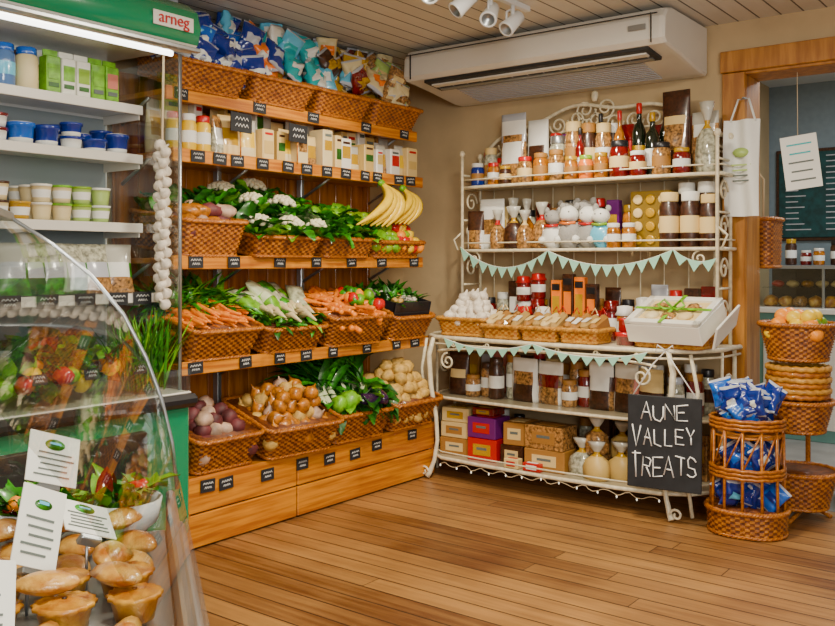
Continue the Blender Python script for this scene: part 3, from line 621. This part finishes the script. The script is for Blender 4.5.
# ---------------------------------------------------------------- iron rack
rk=MB('wrought_iron_shelf_rack')
out=[(-3.62,5.22),(-3.6,4.95),(-3.52,4.78),(-3.4,4.7),(-3.1,4.67),(-2.63,4.65),(-2.15,4.66),(-1.9,4.69),(-1.75,4.78),(-1.66,4.95),(-1.64,5.22)]
def slab(o,z,t,m=IRON): rk.rings([[(x,y,z-t) for x,y in o],[(x,y,z) for x,y in o]],m,None,True,False)
def shr(o,k,ky=None): return [(-2.63+(x+2.63)*k,5.22+(y-5.22)*(ky or k)) for x,y in o]
RG=C('rack_shelf_board',.42,.38,.28,.3,.4)
slab(out,.925,.02); rk.tube([(x,y,.915) for x,y in out],.014,IRON,None,8); rk.tube([(x,y,.875) for x,y in out],.007,IRON,None,6)
slab(shr(out,.97,.9),.525,.008,RG); rk.tube([(x,y,.52) for x,y in shr(out,.97,.9)],.01,IRON,None,8)
slab(shr(out,.98,.95),.14,.01,RG); rk.tube([(x,y,.135) for x,y in shr(out,.98,.95)],.012,IRON,None,8); rk.tube([(x,y,.175) for x,y in shr(out,.98,.95)],.005,IRON,None,6)
def spiral(c,r,turns,a0,ax,m=IRON,th=.007,sgn=1):
    pts=[]
    for i in range(int(turns*14)+1):
        f=i/(turns*14); a=a0+sgn*2*pi*turns*f; q=r*(1-.82*f)
        pts.append((c[0]+(q*math.cos(a) if ax=='x' else 0),c[1]+(q*math.cos(a) if ax=='y' else 0),c[2]+q*math.sin(a)))
    rk.tube(pts,th,m,None,6)
for x,y,s in ((-3.42,4.71,1),(-1.88,4.70,-1)):
    rk.tube([(x-.02*s,y,.91),(x-.05*s,y-.01,.8),(x-.035*s,y-.01,.6),(x+.0*s,y,.4),(x+.01*s,y,.25),(x-.01*s,y-.005,.12),(x-.035*s,y-.02,.04),(x-.05*s,y-.03,.014)],[.014,.018,.017,.014,.013,.014,.016,.02],IRON,None,8)
    spiral((x-.075*s,y-.03,.045),.035,1.2,0 if s>0 else pi,'x',sgn=s)
    rk.tube([(x-.12*s,y+.06,.9),(x-.16*s,y+.06,.7),(x-.13*s,y+.06,.45),(x-.1*s,y+.07,.2),(x-.13*s,y+.06,.02)],.011,IRON,None,8)
for x in (-3.6,-1.66):
    rk.tube([(x,5.18,0),(x,5.18,.91)],.012,IRON,None,8); rk.tube([(x,4.97,.0),(x,4.97,.91)],.009,IRON,None,8)
    for z in (.7,.33): spiral((x,5.07,z),.08,1.6,0,'y')
P=[]
for i in range(41):
    f=i/40; x=-3.38+1.46*f; P.append((x,4.675-.02*math.sin(pi*f),.83+.04*math.sin(pi*f)**.6))
rk.tube(P,.008,IRON,None,6)
for k in range(6):
    x=-3.25+k*.245; spiral((x,4.665,.885),.022,1.3,pi if k<3 else 0,'x',sgn=1 if k<3 else -1,th=.005)
for s,x in ((1,-3.3),(-1,-2.0)): spiral((x,4.67,.77),.055,1.5,pi/2,'x',sgn=s,th=.007)
HL,HR=-3.4,-1.69
for x,s in ((HL,1),(HR,-1)):
    for y in (4.98,5.2):
        rk.tube([(x,y,.925),(x,y,2.02),(x,y,2.1)],.011,IRON,None,8); rk.blob((x,y,2.12),(.02,.02,.024),IRON,None,8,6,0)
    for z in (1.25,1.68,1.98): rk.tube([(x,4.98,z),(x,5.2,z)],.007,IRON)
    for z in (1.12,1.36,1.6,1.8): spiral((x,5.09,z),.07,1.4,0,'y')
    rk.tube([(x,4.98,1.6),(x-.06*s,4.97,1.55),(x-.03*s,4.97,1.48)],.007,IRON)
    spiral((x+.1*s,4.98,1.42),.045,1.4,pi/2,'x',sgn=-s,th=.006)
hs=[(HL-.02,5.22),(HL-.02,5.0),(HL+.1,4.965),(-2.55,4.94),(HR-.1,4.965),(HR+.02,5.0),(HR+.02,5.22)]
for z in (1.48,1.90):
    slab(hs,z,.012,RG); rk.tube([(x,y,z-.006) for x,y in hs],.011,IRON,None,8); rk.tube([(x,y,z+.045) for x,y in hs],.005,IRON,None,6)
def crz(f,k=1): return 2.06+.33*k*math.sin(pi*f)**.55+.02*math.sin(6*pi*f)
P=[]
for i in range(49):
    f=i/48; P.append((HL+(HR-HL)*f,5.22,crz(f)))
rk.tube(P,.012,IRON,None,8); rk.tube([(x,y,1.98+(z-2.02)*.72) for x,y,z in P],.008,IRON,None,8)
for k in range(13):
    f=(k+.5)/13; x=HL+(HR-HL)*f; z=crz(f,.85)-.01
    spiral((x,5.22,z-.03),.062,1.7,pi if k<6.5 else 0,'x',sgn=1 if k<6.5 else -1); spiral((x+.03,5.225,z-.16),.05,1.5,0 if k<6.5 else pi,'x',sgn=-1 if k<6.5 else 1,th=.006)
for s in (-1,1): spiral((-2.545+s*.07,5.22,2.37),.075,1.7,0 if s<0 else pi,'x',sgn=s)
rk.blob((-2.545,5.21,2.45),(.025,.015,.035),IRON)
for k in range(11): rk.tube([(HL+.1+k*.151,5.22,.925),(HL+.1+k*.151,5.22,2.0)],.004,IRON,None,5)
rk.done()
# stock on the rack -----------------------------------------
def newset(): return MB('jars_of_preserves'),MB('drink_bottles'),MB('sweet_pouches'),MB('chocolate_gift_boxes'),MB('cellophane_sweet_bags')
def flush():
    global J,B,PO,BX,CB
    for o in (J,B,PO,BX,CB): o.done()
    J,B,PO,BX,CB=newset()
J,B,PO,BX,CB=newset()
def filler(z,x0,x1,y,hmin,hmax,step=.095):
    x=x0
    while x<x1:
        h=R.uniform(hmin,hmax); k=R.random()
        if k<.45: jar(J,x,y,z,.042,h,R.choice([AMBER,DRED,COOK,DBROWN,CLEARJ,DBROWN]),R.choice([GOLD,KRAFT,RED,BLACK,PAPER]),R.choice([PAPER,CREAM,KRAFT,DBROWN]))
        elif k<.75: BX.box((x,y,z+h/2),(step*.85,.05,h),R.choice([KRAFT,DBROWN,CREAM,DRED,PURP,COOK])); BX.box((x,y-.027,z+h*.55),(step*.6,.003,h*.3),R.choice([CREAM,GOLD,PAPER,RED]))
        else:
            c1=R.choice([DBROWN,COOK,PINKC]); pouch(PO,TR(x,y,z),step*1.1,h*1.1,.05,[(.3,c1),(.6,(R.choice([PAPER,CREAM]),c1)),(1,R.choice([c1,SILV]))])
        x+=step
Z=1.901
filler(Z,-3.3,-3.15,5.17,.18,.24); filler(Z,-2.8,-1.8,5.175,.26,.38,.1)
for x,y,r,h,c_,l_ in ((-3.33,5.06,.045,.16,NAVY,PAPER),(-3.25,5.1,.045,.26,CLEARJ,CREAM),(-3.18,5.02,.04,.15,AMBER,RED),(-2.93,5.0,.05,.17,COOK,RED),(-2.83,5.03,.05,.19,AMBER,KRAFT),(-2.75,5.11,.055,.3,CLEARJ,STEEL),
    (-2.71,5.01,.05,.2,COOK,KRAFT),(-2.64,5.11,.058,.38,COOK,CREAM),(-2.6,5.0,.045,.15,AMBER,GOLD),(-2.53,5.1,.052,.36,DBROWN,KRAFT),(-2.5,5.0,.045,.15,ORANGE,LIME),(-2.4,5.0,.045,.16,AMBER,GOLD),(-2.43,5.1,.052,.35,COOK,CREAM),
    (-2.28,5.0,.06,.22,DRED,BLACK),(-2.16,4.99,.05,.15,DRED,PAPER),(-2.02,5.0,.055,.19,COOK,BLACK),(-1.9,5.0,.05,.15,DRED,GOLD),(-3.07,4.99,.04,.12,DBROWN,GOLD)):
    jar(J,x,y,Z,r,h,c_,l_,R.choice([KRAFT,CREAM,PAPER,KRAFT]))
for x,y,r,h,c_,cp_,l_ in ((-2.33,5.11,.035,.42,AMBER,RED,RED),(-2.2,5.1,.044,.45,WINE,RED,GOLD),(-2.1,5.06,.044,.38,WINE,GOLD,PAPER),(-2.04,5.13,.044,.44,WINE,BLACK,CREAM),(-2.56,5.04,.03,.33,DRED,BLACK,PAPER),(-2.47,5.14,.034,.42,WINE,BLACK,GOLD)): bottle(B,x,y,Z,r,h,c_,cp_,l_)
for x,y,w,h,bd in ((-3.06,5.08,.2,.47,[(.3,(COOK,PAPER)),(.55,(PAPER,COOK)),(.7,(COOK,SILV)),(.85,PAPER),(1,SILV)]),(-2.9,5.12,.16,.42,[(.3,(COOK,PAPER)),(.6,(DBROWN,PAPER)),(1,PAPER)]),(-1.97,5.1,.18,.5,[(.3,DBROWN),(.55,(COOK,DBROWN)),(.7,(CREAM,DBROWN)),(1,DBROWN)]),(-1.8,5.1,.17,.36,[(.55,COOK),(.75,(PAPER,COOK)),(1,SILVC)])):
    pouch(PO,TR(x,y,Z,R.uniform(-.15,.15)),w,h,.09,bd)
bagclear(CB,-1.76,5.02,Z,.06,.4,CLEARJ,GOLD)
flush()
Z=1.481
filler(Z,-3.3,-1.75,5.185,.2,.32,.1)
pouch(PO,TR(-3.24,5.1,Z),.2,.34,.09,[(.25,PAPER),(.55,(COOK,PAPER)),(1,PAPER)]); pouch(PO,TR(-3.33,5.04,Z,.2),.12,.26,.06,[(.5,(COOK,PAPER)),(1,DBROWN)])
for x,y,r,h,c_,rb in ((-3.14,5.01,.065,.26,COOK,RED),(-3.03,5.03,.07,.28,DBROWN,GOLD),(-2.93,5.0,.065,.25,COOK,CREAM),(-2.98,5.11,.06,.33,AMBER,GOLD),(-2.84,5.06,.07,.3,COOK,RED),(-3.08,5.11,.06,.34,COOK,RED)): bagclear(CB,x,y,Z,r,h,c_,rb,R.uniform(0,3))
for x,y,r,h in ((-1.98,5.02,.058,.32),(-1.86,5.03,.058,.32),(-1.92,5.13,.055,.38),(-1.75,5.03,.055,.3),(-1.8,5.12,.055,.38)): jar(J,x,y,Z,r,h,DBROWN,R.choice([PAPER,CREAM]),CREAM)
for x,y in ((-2.22,5.0),(-2.31,4.98)): jar(J,x,y,Z,.042,.15,AMBER,PAPER)
BX.box((-2.12,5.1,Z+.17),(.25,.05,.34),C('gold_brown_box',.2,.13,.03,.35,.3))
for i in range(3):
    for j in range(4): BX.lathe([(.03,0),(.03,.006),(.022,.009)],R.choice([CREAM,CP1,GOLD]),TR(-2.195+i*.078,5.072,Z+.05+j*.08,0,pi/2),12)
jb=MB('plush_toys_in_bags')
for x,y,s in ((-2.74,5.03,1.1),(-2.62,5.02,1.2),(-2.5,5.04,1.15),(-2.4,5.01,1.1),(-2.56,5.11,1.35),(-2.68,5.11,1.3)):
    jb.blob((x,y,Z+.07*s),(.065*s,.055*s,.075*s),R.choice([GREY,PAPER,LBLUE,GREY]),None,12,8); jb.blob((x,y-.01,Z+.18*s),(.05*s,.048*s,.045*s),R.choice([PAPER,GREY]),None,12,8)
    for q in (-1,1): jb.blob((x+q*.04*s,y,Z+.22*s),(.018*s,.012,.02*s),GREY,None,8,5); jb.blob((x+q*.05*s,y-.04,Z+.05*s),(.022*s,.03,.02*s),PAPER,None,8,5); jb.blob((x+q*.017*s,y-.055,Z+.19*s),(.005,.004,.005),BLACK,None,6,4)
    jb.tube([(x-.045*s,y-.03,Z+.135*s),(x,y-.055,Z+.13*s),(x+.045*s,y-.03,Z+.135*s)],.009,R.choice([RED,ORANGE,LIME]))
jb.done(); flush()
Z=.926
bk=MB('garlic_basket'); T=TR(-3.24,4.87,Z); basket(bk,.4,.3,.11,T,WICKL,WICKL)
for x,y,z in heap(.34,.27,.034,5,.9): bk.lathe([(.004,-.03),(.034,-.022),(.042,0),(.032,.018),(.012,.034),(.005,.06)],GARL,T@TR(x,y,z+.09,R.uniform(0,6),R.uniform(-.8,.8)),10)
bk.done()
filler(Z,-3.3,-1.75,5.17,.22,.36,.1)
for x,y,z,h in ((-2.98,5.08,0,.22),(-2.87,5.06,0,.24),(-2.93,5.0,0,.19),(-2.8,5.0,0,.19),(-2.36,5.06,0,.24),(-2.26,5.03,0,.21),(-2.16,5.08,0,.26),(-2.42,5.0,0,.18),(-2.08,5.03,0,.22)): jar(J,x,y,Z+z,.05,h,R.choice([DRED,AMBER,DRED,DBROWN]),R.choice([RED,PAPER,DRED]),PAPER,14,True)
for x,z in ((-2.98,.22),(-2.87,.24)): jar(J,x,5.07,Z+z,.047,.16,DRED,RED,PAPER,14,True)
for x,h,c_ in ((-2.72,.36,ORANGE),(-2.64,.4,DBROWN),(-2.56,.38,ORANGE),(-2.48,.34,DBROWN)):
    BX.box((x,5.05,Z+h/2),(.072,.05,h),c_); BX.box((x,5.023,Z+h*.55),(.05,.003,h*.35),GOLD if c_ is ORANGE else ORANGE)
    BX.box((x,5.023,Z+h*.88),(.055,.003,.04),BLACK)
flush()
for k,(x,w) in enumerate(((-2.93,.27),(-2.66,.26),(-2.4,.26))):
    b=MB('wicker_hamper_tray'); T=TR(x,4.8,Z,R.uniform(-.08,.08)); basket(b,w,.24,.08,T,WICKL,WICKL,rad=.03)
    for q in range(4):
        T2=T@TR(-w*.35+q*w*.23,0,.1,R.uniform(-.15,.15),.35+R.uniform(-.1,.1),R.uniform(-.15,.15))
        b.box((0,0,0),(w*.2,.19,.09),R.choice([KRAFT,CREAM,COOK,C('sackcloth',.4,.27,.12,.8)]),T2,.018); b.box((0,-.03,.047),(w*.13,.07,.004),R.choice([WPK,CREAM]),T2); b.tube([(-.02,.07,.05),(0,.09,.08),(.02,.07,.05)],.004,R.choice([RED,CREAM]),T2)
    b.tube([(-w/2,.1,.08),(-w/2-.01,.1,.16),(-w/2,.03,.09)],.006,WICKL,T)
    b.done()
b=MB('wicker_hamper_tray'); T=TR(-1.88,4.86,Z,-.05); basket(b,.44,.3,.08,T,WICKL,WICKL,handles=True); b.done()
gb=MB('white_gift_box'); T=TR(-1.86,4.83,Z+.1,-.12,.42)
gb.box((0,0,.05),(.44,.32,.11),WPK,T); gb.box((0,0,.108),(.34,.24,.008),CREAM,T)
for i in range(3):
    for j in range(2): gb.blob((-.1+i*.1,-.06+j*.11,.115),(.045,.045,.02),R.choice([CREAM,COOK,CP1]),T,10,5)
for q in (-1,1): gb.box((q*.2,0,.115),(.04,.32,.024),WPK,T); gb.box((0,q*.14,.115),(.44,.04,.024),WPK,T)
gb.box((.26,0,.13),(.012,.29,.13),WPK,T@TR(0,0,0,0,0,.35)); gb.box((0,-.001,.13),(.022,.33,.004),LEAFL,T); gb.box((0,0,.13),(.45,.022,.004),LEAFL,T)
for q in (-1,1): gb.tube([(0,0,.133),(q*.05,.02,.175),(q*.08,-.01,.155),(q*.04,-.02,.135),(0,0,.133)],.007,LEAFL,T)
gb.done()
ot=MB('gift_tin'); ot.lathe([(.06,0),(.062,.05),(.065,.052),(.065,.07),(.03,.078)],[DRED,RED,RED],TR(-2.16,4.83,Z),20); ot.lathe([(.045,0),(.045,.06),(.048,.062),(.048,.07),(.02,.075)],RED,TR(-2.16,4.83,Z+.079),20); ot.done()
Z=.526
filler(Z,-3.4,-1.75,5.14,.2,.3,.1)
for x,w,h,bd in ((-3.38,.16,.28,[(.4,DBROWN),(.6,(CREAM,DBROWN)),(1,DBROWN)]),(-2.88,.2,.27,[(.35,(DBROWN,PAPER)),(.7,(COOK,PAPER)),(1,PAPER)]),(-2.7,.2,.26,[(.35,(COOK,PAPER)),(.7,(DRED,COOK)),(1,PAPER)]),(-2.36,.17,.28,[(.4,(DBROWN,COOK)),(.7,(PAPER,DBROWN)),(1,PAPER)]),(-2.2,.17,.28,[(.4,(DBROWN,PAPER)),(.7,(COOK,PINKC)),(1,WPK)]),(-2.05,.17,.26,[(.5,DBROWN),(1,CREAM)])):
    pouch(PO,TR(x,4.92,Z,R.uniform(-.2,.1)),w,h,.09,bd)
for x,y,h in ((-3.26,4.9,.14),(-3.18,4.96,.22),(-3.08,4.9,.26),(-3.0,4.98,.28),(-2.56,4.9,.16),(-2.48,4.96,.22),(-2.57,5.02,.26),(-1.92,4.96,.22),(-1.83,5.02,.24)): jar(J,x,y,Z,.05,h,R.choice([CLEARJ,DBROWN,DRED,COOK]),R.choice([SILV,DBROWN,KRAFT]))
flush()
Z=.141
def gbx(x,y,z,dx,dy,dz,m,m2,rz=0):
    T=TR(x,y,z,rz); BX.box((0,0,dz/2),(dx,dy,dz),m,T); BX.box((0,-dy/2-.001,dz*.5),(dx*.6,.003,dz*.5),m2,T); BX.box((0,-dy/2-.002,dz*.55),(dx*.35,.003,dz*.12),INK,T); BX.box((0,0,dz+.001),(dx*.6,dy*.5,.002),m2,T)
filler(Z,-3.4,-1.75,5.12,.2,.3,.12)
gbx(-3.36,4.92,Z,.22,.2,.11,KRAFT,CREAM,.05); gbx(-3.36,4.92,Z+.113,.21,.19,.1,CREAM,KRAFT); gbx(-3.36,4.92,Z+.216,.2,.19,.09,CREAM,GOLD,.08)
gbx(-3.12,4.87,Z,.21,.18,.14,RED,GOLD,.05); gbx(-3.12,4.87,Z+.143,.21,.18,.13,PURP,RED,.0); gbx(-3.14,4.9,Z+.276,.16,.14,.05,DRED,GOLD)
gbx(-2.91,4.9,Z,.16,.2,.12,DBROWN,CREAM); gbx(-2.9,4.9,Z+.123,.15,.2,.14,KRAFT,CREAM,.1)
gbx(-2.66,4.85,Z,.27,.18,.13,KRAFT,CREAM,.02); gbx(-2.66,4.85,Z+.132,.26,.18,.14,COOK,KRAFT,-.03); gbx(-2.72,4.735,Z,.12,.04,.05,RED,PAPER); gbx(-2.86,4.74,Z,.1,.06,.06,CREAM,RED)
for x,y,z in ((-2.44,4.83,0),(-2.32,4.78,0),(-2.38,4.95,0),(-2.2,4.85,0),(-2.36,4.86,.13),(-2.24,4.95,.1)): bagclear(CB,x,y,Z+z,.075,.22,R.choice([COOK,CLEARJ,CP2]),GOLD)
gbx(-2.0,4.93,Z,.22,.2,.16,KRAFT,PAPER); gbx(-2.0,4.93,Z+.162,.2,.18,.12,CREAM,RED)
flush()
bn=MB('mint_bunting')
def bunt(p0,p1,sag,n,sz=.06):
    P=[]
    for i in range(n*2+1):
        f=i/(n*2); P.append((p0[0]+(p1[0]-p0[0])*f,p0[1]+(p1[1]-p0[1])*f,p0[2]+(p1[2]-p0[2])*f-sag*4*f*(1-f)))
    bn.tube(P,.003,PAPER,None,4)
    for i in range(n):
        a=P[2*i];b_=P[2*i+2];m_=P[2*i+1]
        bn.rings([[(a[0],a[1]-.004,a[2]),(b_[0],b_[1]-.004,b_[2]),(m_[0],m_[1]-.012,m_[2]-sz)],[(a[0],a[1]-.002,a[2]),(b_[0],b_[1]-.002,b_[2]),(m_[0],m_[1]-.010,m_[2]-sz)]],MINT,None,True,False)
bunt((-3.38,4.93,1.5),(-2.72,4.92,1.47),.12,9,.07); bunt((-2.72,4.92,1.47),(-1.92,4.92,1.47),.09,11,.07); bunt((-1.92,4.92,1.47),(-1.68,4.94,1.42),.04,3,.06)
bunt((-3.3,4.63,.92),(-2.65,4.61,.92),.05,8,.05); bunt((-2.65,4.61,.92),(-1.95,4.63,.91),.05,9,.05)
bn.done()
fl=MB('fairy_lights'); P=[(-3.35+1.45*i/60,4.66+.01*math.sin(i*1.7),.115+.012*math.sin(i*1.1)) for i in range(61)]
fl.tube(P,.002,ROPE,None,4)
for p in P[::5]: fl.blob((p[0],p[1],p[2]-.008),(.005,.005,.008),C('fairy_bulb',1,.95,.8,emis=1),None,6,4,0)
fl.done()
cbd=MB('hanging_chalkboard_sign'); T=TR(-1.83,4.56,.2,.12,-.03)
cbd.box((0,0,.245),(.39,.016,.49),SLATE,T,.004)
chalktext(cbd,'AUNE',-.12,.36,.05,.08,-.012,T); chalktext(cbd,'VALLEY',-.165,.225,.044,.085,-.012,T); chalktext(cbd,'TREATS',-.17,.06,.046,.1,-.012,T)
cbd.tube([(-.17,0,.485),(-.06,-.0,.66),(0,.02,.73),(.05,0,.66),(.17,0,.485)],.004,PAPER,T)
for q in (-1,1): cbd.tube([(0,.02,.73),(q*.04,.0,.76),(q*.05,0,.72),(0,.02,.73)],.004,PAPER,T)
cbd.done()
ws=MB('wicker_display_stand'); T=TR(-1.46,4.76,0,.15)
basket(ws,.4,.34,.13,T,WICK,taper=.95,rad=.16)
for q in range(12):
    a=2*pi*q/12
    ws.tube([(.185*math.cos(a),.155*math.sin(a),.02),(.175*math.cos(a),.15*math.sin(a),.58)],.008,RIM,T,6)
for z in (.3,.32,.34,.55,.57,.59):
    ws.tube([(.183*math.cos(2*pi*i/32),.157*math.sin(2*pi*i/32),z+.004*(i%2)) for i in range(32)],.01,RIM,T,6,True)
for z in (.29,.5): ws.lathe([(.17,z),(.17,z+.01),(.01,z+.012)],WICK,T@Matrix.Diagonal((1,.85,1,1)),24)
for q in range(12):
    a=2*pi*q/12; a2=a+2*pi/12; ws.tube([(.18*math.cos(a),.155*math.sin(a),.34),(.18*math.cos(a2),.155*math.sin(a2),.54)],.005,RIM,T,5)
ws.done()
bc=MB('blue_crisp_packets')
for z0,n in ((.51,32),(.31,12),(.12,14)):
    for q in range(n):
        a=R.uniform(0,6.28); rr=R.uniform(0,.12); cc=R.choice([(NAVY,SILV),(NAVY,BLUE),(NAVY,LBLUE),(NAVY,NAVY),(BLUE,NAVY),(NAVY,PAPER)])
        pouch(bc,T@TR(rr*math.cos(a),rr*math.sin(a)*.8,z0+.02+(R.uniform(0,.12) if z0>.4 else 0),R.uniform(-.9,.9),R.uniform(-.5,.5),R.uniform(-.7,.7)),.12,.15,.06,[(.06,SILV),(.35,cc[0]),(.6,(cc[1],cc[0])),(.95,cc[0]),(1,SILV)],True,16,18,.6)
bc.done()
tb=MB('tiered_basket_stand'); bx,by=-1.32,5.2
def rb(r,h,z,m=WICK): basket(tb,2*r,2*r*.9,h,TR(bx,by,z,.3),m,taper=.75,rad=r*.88)
rb(.2,.2,.86); rb(.18,.17,.47); rb(.2,.2,.06)
for k in range(6):
    tb.tube([(bx+(.15+.008*(k%2))*math.cos(2*pi*i/40),by+.14*math.sin(2*pi*i/40),.67+k*.03+.006*(i%2)) for i in range(40)],.017,WICKL if k%2 else WICK,None,6,True)
tb.tube([(bx,by+.21,.0),(bx,by+.21,1.0)],.014,RIM,None,8)
for z in (.1,.5,.95): tb.tube([(bx,by+.21,z),(bx,by+.15,z)],.01,RIM,None,6)
for q in range(3): tb.tube([(bx,by+.2,.03),(bx+.17*math.cos(q*2.1+.5),by+.17*math.sin(q*2.1+.5),.01)],.012,RIM)
tb.done()
of=MB('oranges_and_lemons')
for x,y,z in heap(.3,.26,.04,3,1.1): of.blob((bx+x,by+y,1.01+z),(.042,.042,.04),R.choice([ORG,YEL,ORG,LIME]),None,12,8,.03)
of.done()
gr=MB('green_crate'); T=TR(-1.02,5.75,0,.2)
for z in (.03,.1,.17,.24):
    for q in (-1,1): gr.box((0,q*.15,z),(.42,.012,.05),LEAF,T); gr.box((q*.205,0,z),(.012,.3,.05),LEAF,T)
for a in (-1,1):
    for q in (-1,1): gr.box((a*.2,q*.145,.135),(.03,.03,.27),GREEN,T)
gr.box((0,0,.01),(.42,.3,.015),LEAF,T); gr.done()
tt=MB('hanging_tote_bag')
def tf(u_,v_): return (-1.72+.19*u_,5.2-.02*math.sin(u_*9+v_*2)-.02*math.sin(v_*3),1.66+.55*v_)
tt.grid(tf,12,12,PAPER); tt.grid(lambda a,b_: (tf(a,b_)[0],tf(a,b_)[1]+.012,tf(a,b_)[2]),12,12,PAPER)
tt.tube([(-1.69,5.2,2.2),(-1.65,5.215,2.33),(-1.59,5.215,2.33),(-1.55,5.2,2.2)],.006,PAPER); tt.tube([(-1.62,5.26,2.34),(-1.62,5.2,2.335)],.006,STEEL)
tt.lathe([(.045,-.003),(.045,.003)],PGREEN,TR(-1.62,5.165,2.02,0,pi/2)@Matrix.Diagonal((1,.6,1,1)),20)
for k in range(4): tt.box((-1.62,5.165,1.95-k*.03),(.11-.02*(k%2),.003,.009),PGREEN if k<2 else INK,None,0)
tt.done()
ps=MB('hanging_paper_sign'); T=TR(-1.31,5.3,1.8,.15,0,-.12)
ps.box((0,0,.16),(.19,.003,.3),PAPER,T)
for k in range(5): ps.box((0,-.003,.26-k*.05),(.13-.02*(k%2),.001,.009),TEAL if k<2 else INK,T,0)
ps.tube([(0,0,.31),(.04,0,.66)],.002,ROPE,T); ps.done()
hb=MB('hanging_wicker_basket'); basket(hb,.12,.26,.3,TR(-1.62,5.7,1.36,0),WICK); hb.tube([(-1.62,5.6,1.66),(-1.62,5.6,1.9),(-1.64,5.535,1.95)],.006,ROPE); hb.done()
# ---------------------------------------------------------------- camera, lights
cam=bpy.data.cameras.new('camera'); co=bpy.data.objects.new('camera',cam); bpy.context.collection.objects.link(co)
co.location=(0,0,1.4); co.rotation_euler=(pi/2,0,math.radians(37.17)); cam.lens=38.8; cam.sensor_width=36; cam.shift_y=-51/835; cam.clip_start=.02
bpy.context.scene.camera=co
def area(n,loc,rot,size,p,col=(1,.95,.87),sy=None):
    l=bpy.data.lights.new(n,'AREA'); l.energy=p; l.size=size; l.color=col
    if sy: l.shape='RECTANGLE'; l.size_y=sy
    o=bpy.data.objects.new(n,l); bpy.context.collection.objects.link(o); o.location=loc; o.rotation_euler=rot
area('added_fill_middle',(-1.7,3.0,2.74),(0,0,0),.4,85,(1,.88,.7))  # unseen fill light added under the ceiling, no fitting there
area('added_fill_front',(-.6,1.0,2.74),(0,0,0),.4,62,(1,.9,.74))  # second added overhead fill, nearer the camera, with no real lamp
area('shop_window_daylight',(1.6,-.6,1.9),(math.radians(75),0,math.radians(42)),1.6,125,(1,.96,.9),1.4)
area('added_cafe_fill',(-.8,6.6,2.95),(0,0,0),1.2,50,(.95,.98,1))  # unseen area light added to brighten the far room
for yy,tx_,ty in ((3.68,-3.8,3.7),(4.14,-2.6,5.1)):
    l=bpy.data.lights.new('track_spot','SPOT'); l.energy=85; l.spot_size=1.5; l.spot_blend=.6; l.shadow_soft_size=.04; l.color=(1,.88,.7)
    o=bpy.data.objects.new('track_spot',l); bpy.context.collection.objects.link(o); o.location=(-2.5,yy,2.6)
    o.rotation_euler=(Vector((tx_,ty,1.2))-Vector((-2.5,yy,2.6))).to_track_quat('-Z','Y').to_euler()
W=bpy.data.worlds.new('world'); bpy.context.scene.world=W; W.use_nodes=True
W.node_tree.nodes['Background'].inputs[0].default_value=(1,.96,.9,1); W.node_tree.nodes['Background'].inputs[1].default_value=.4
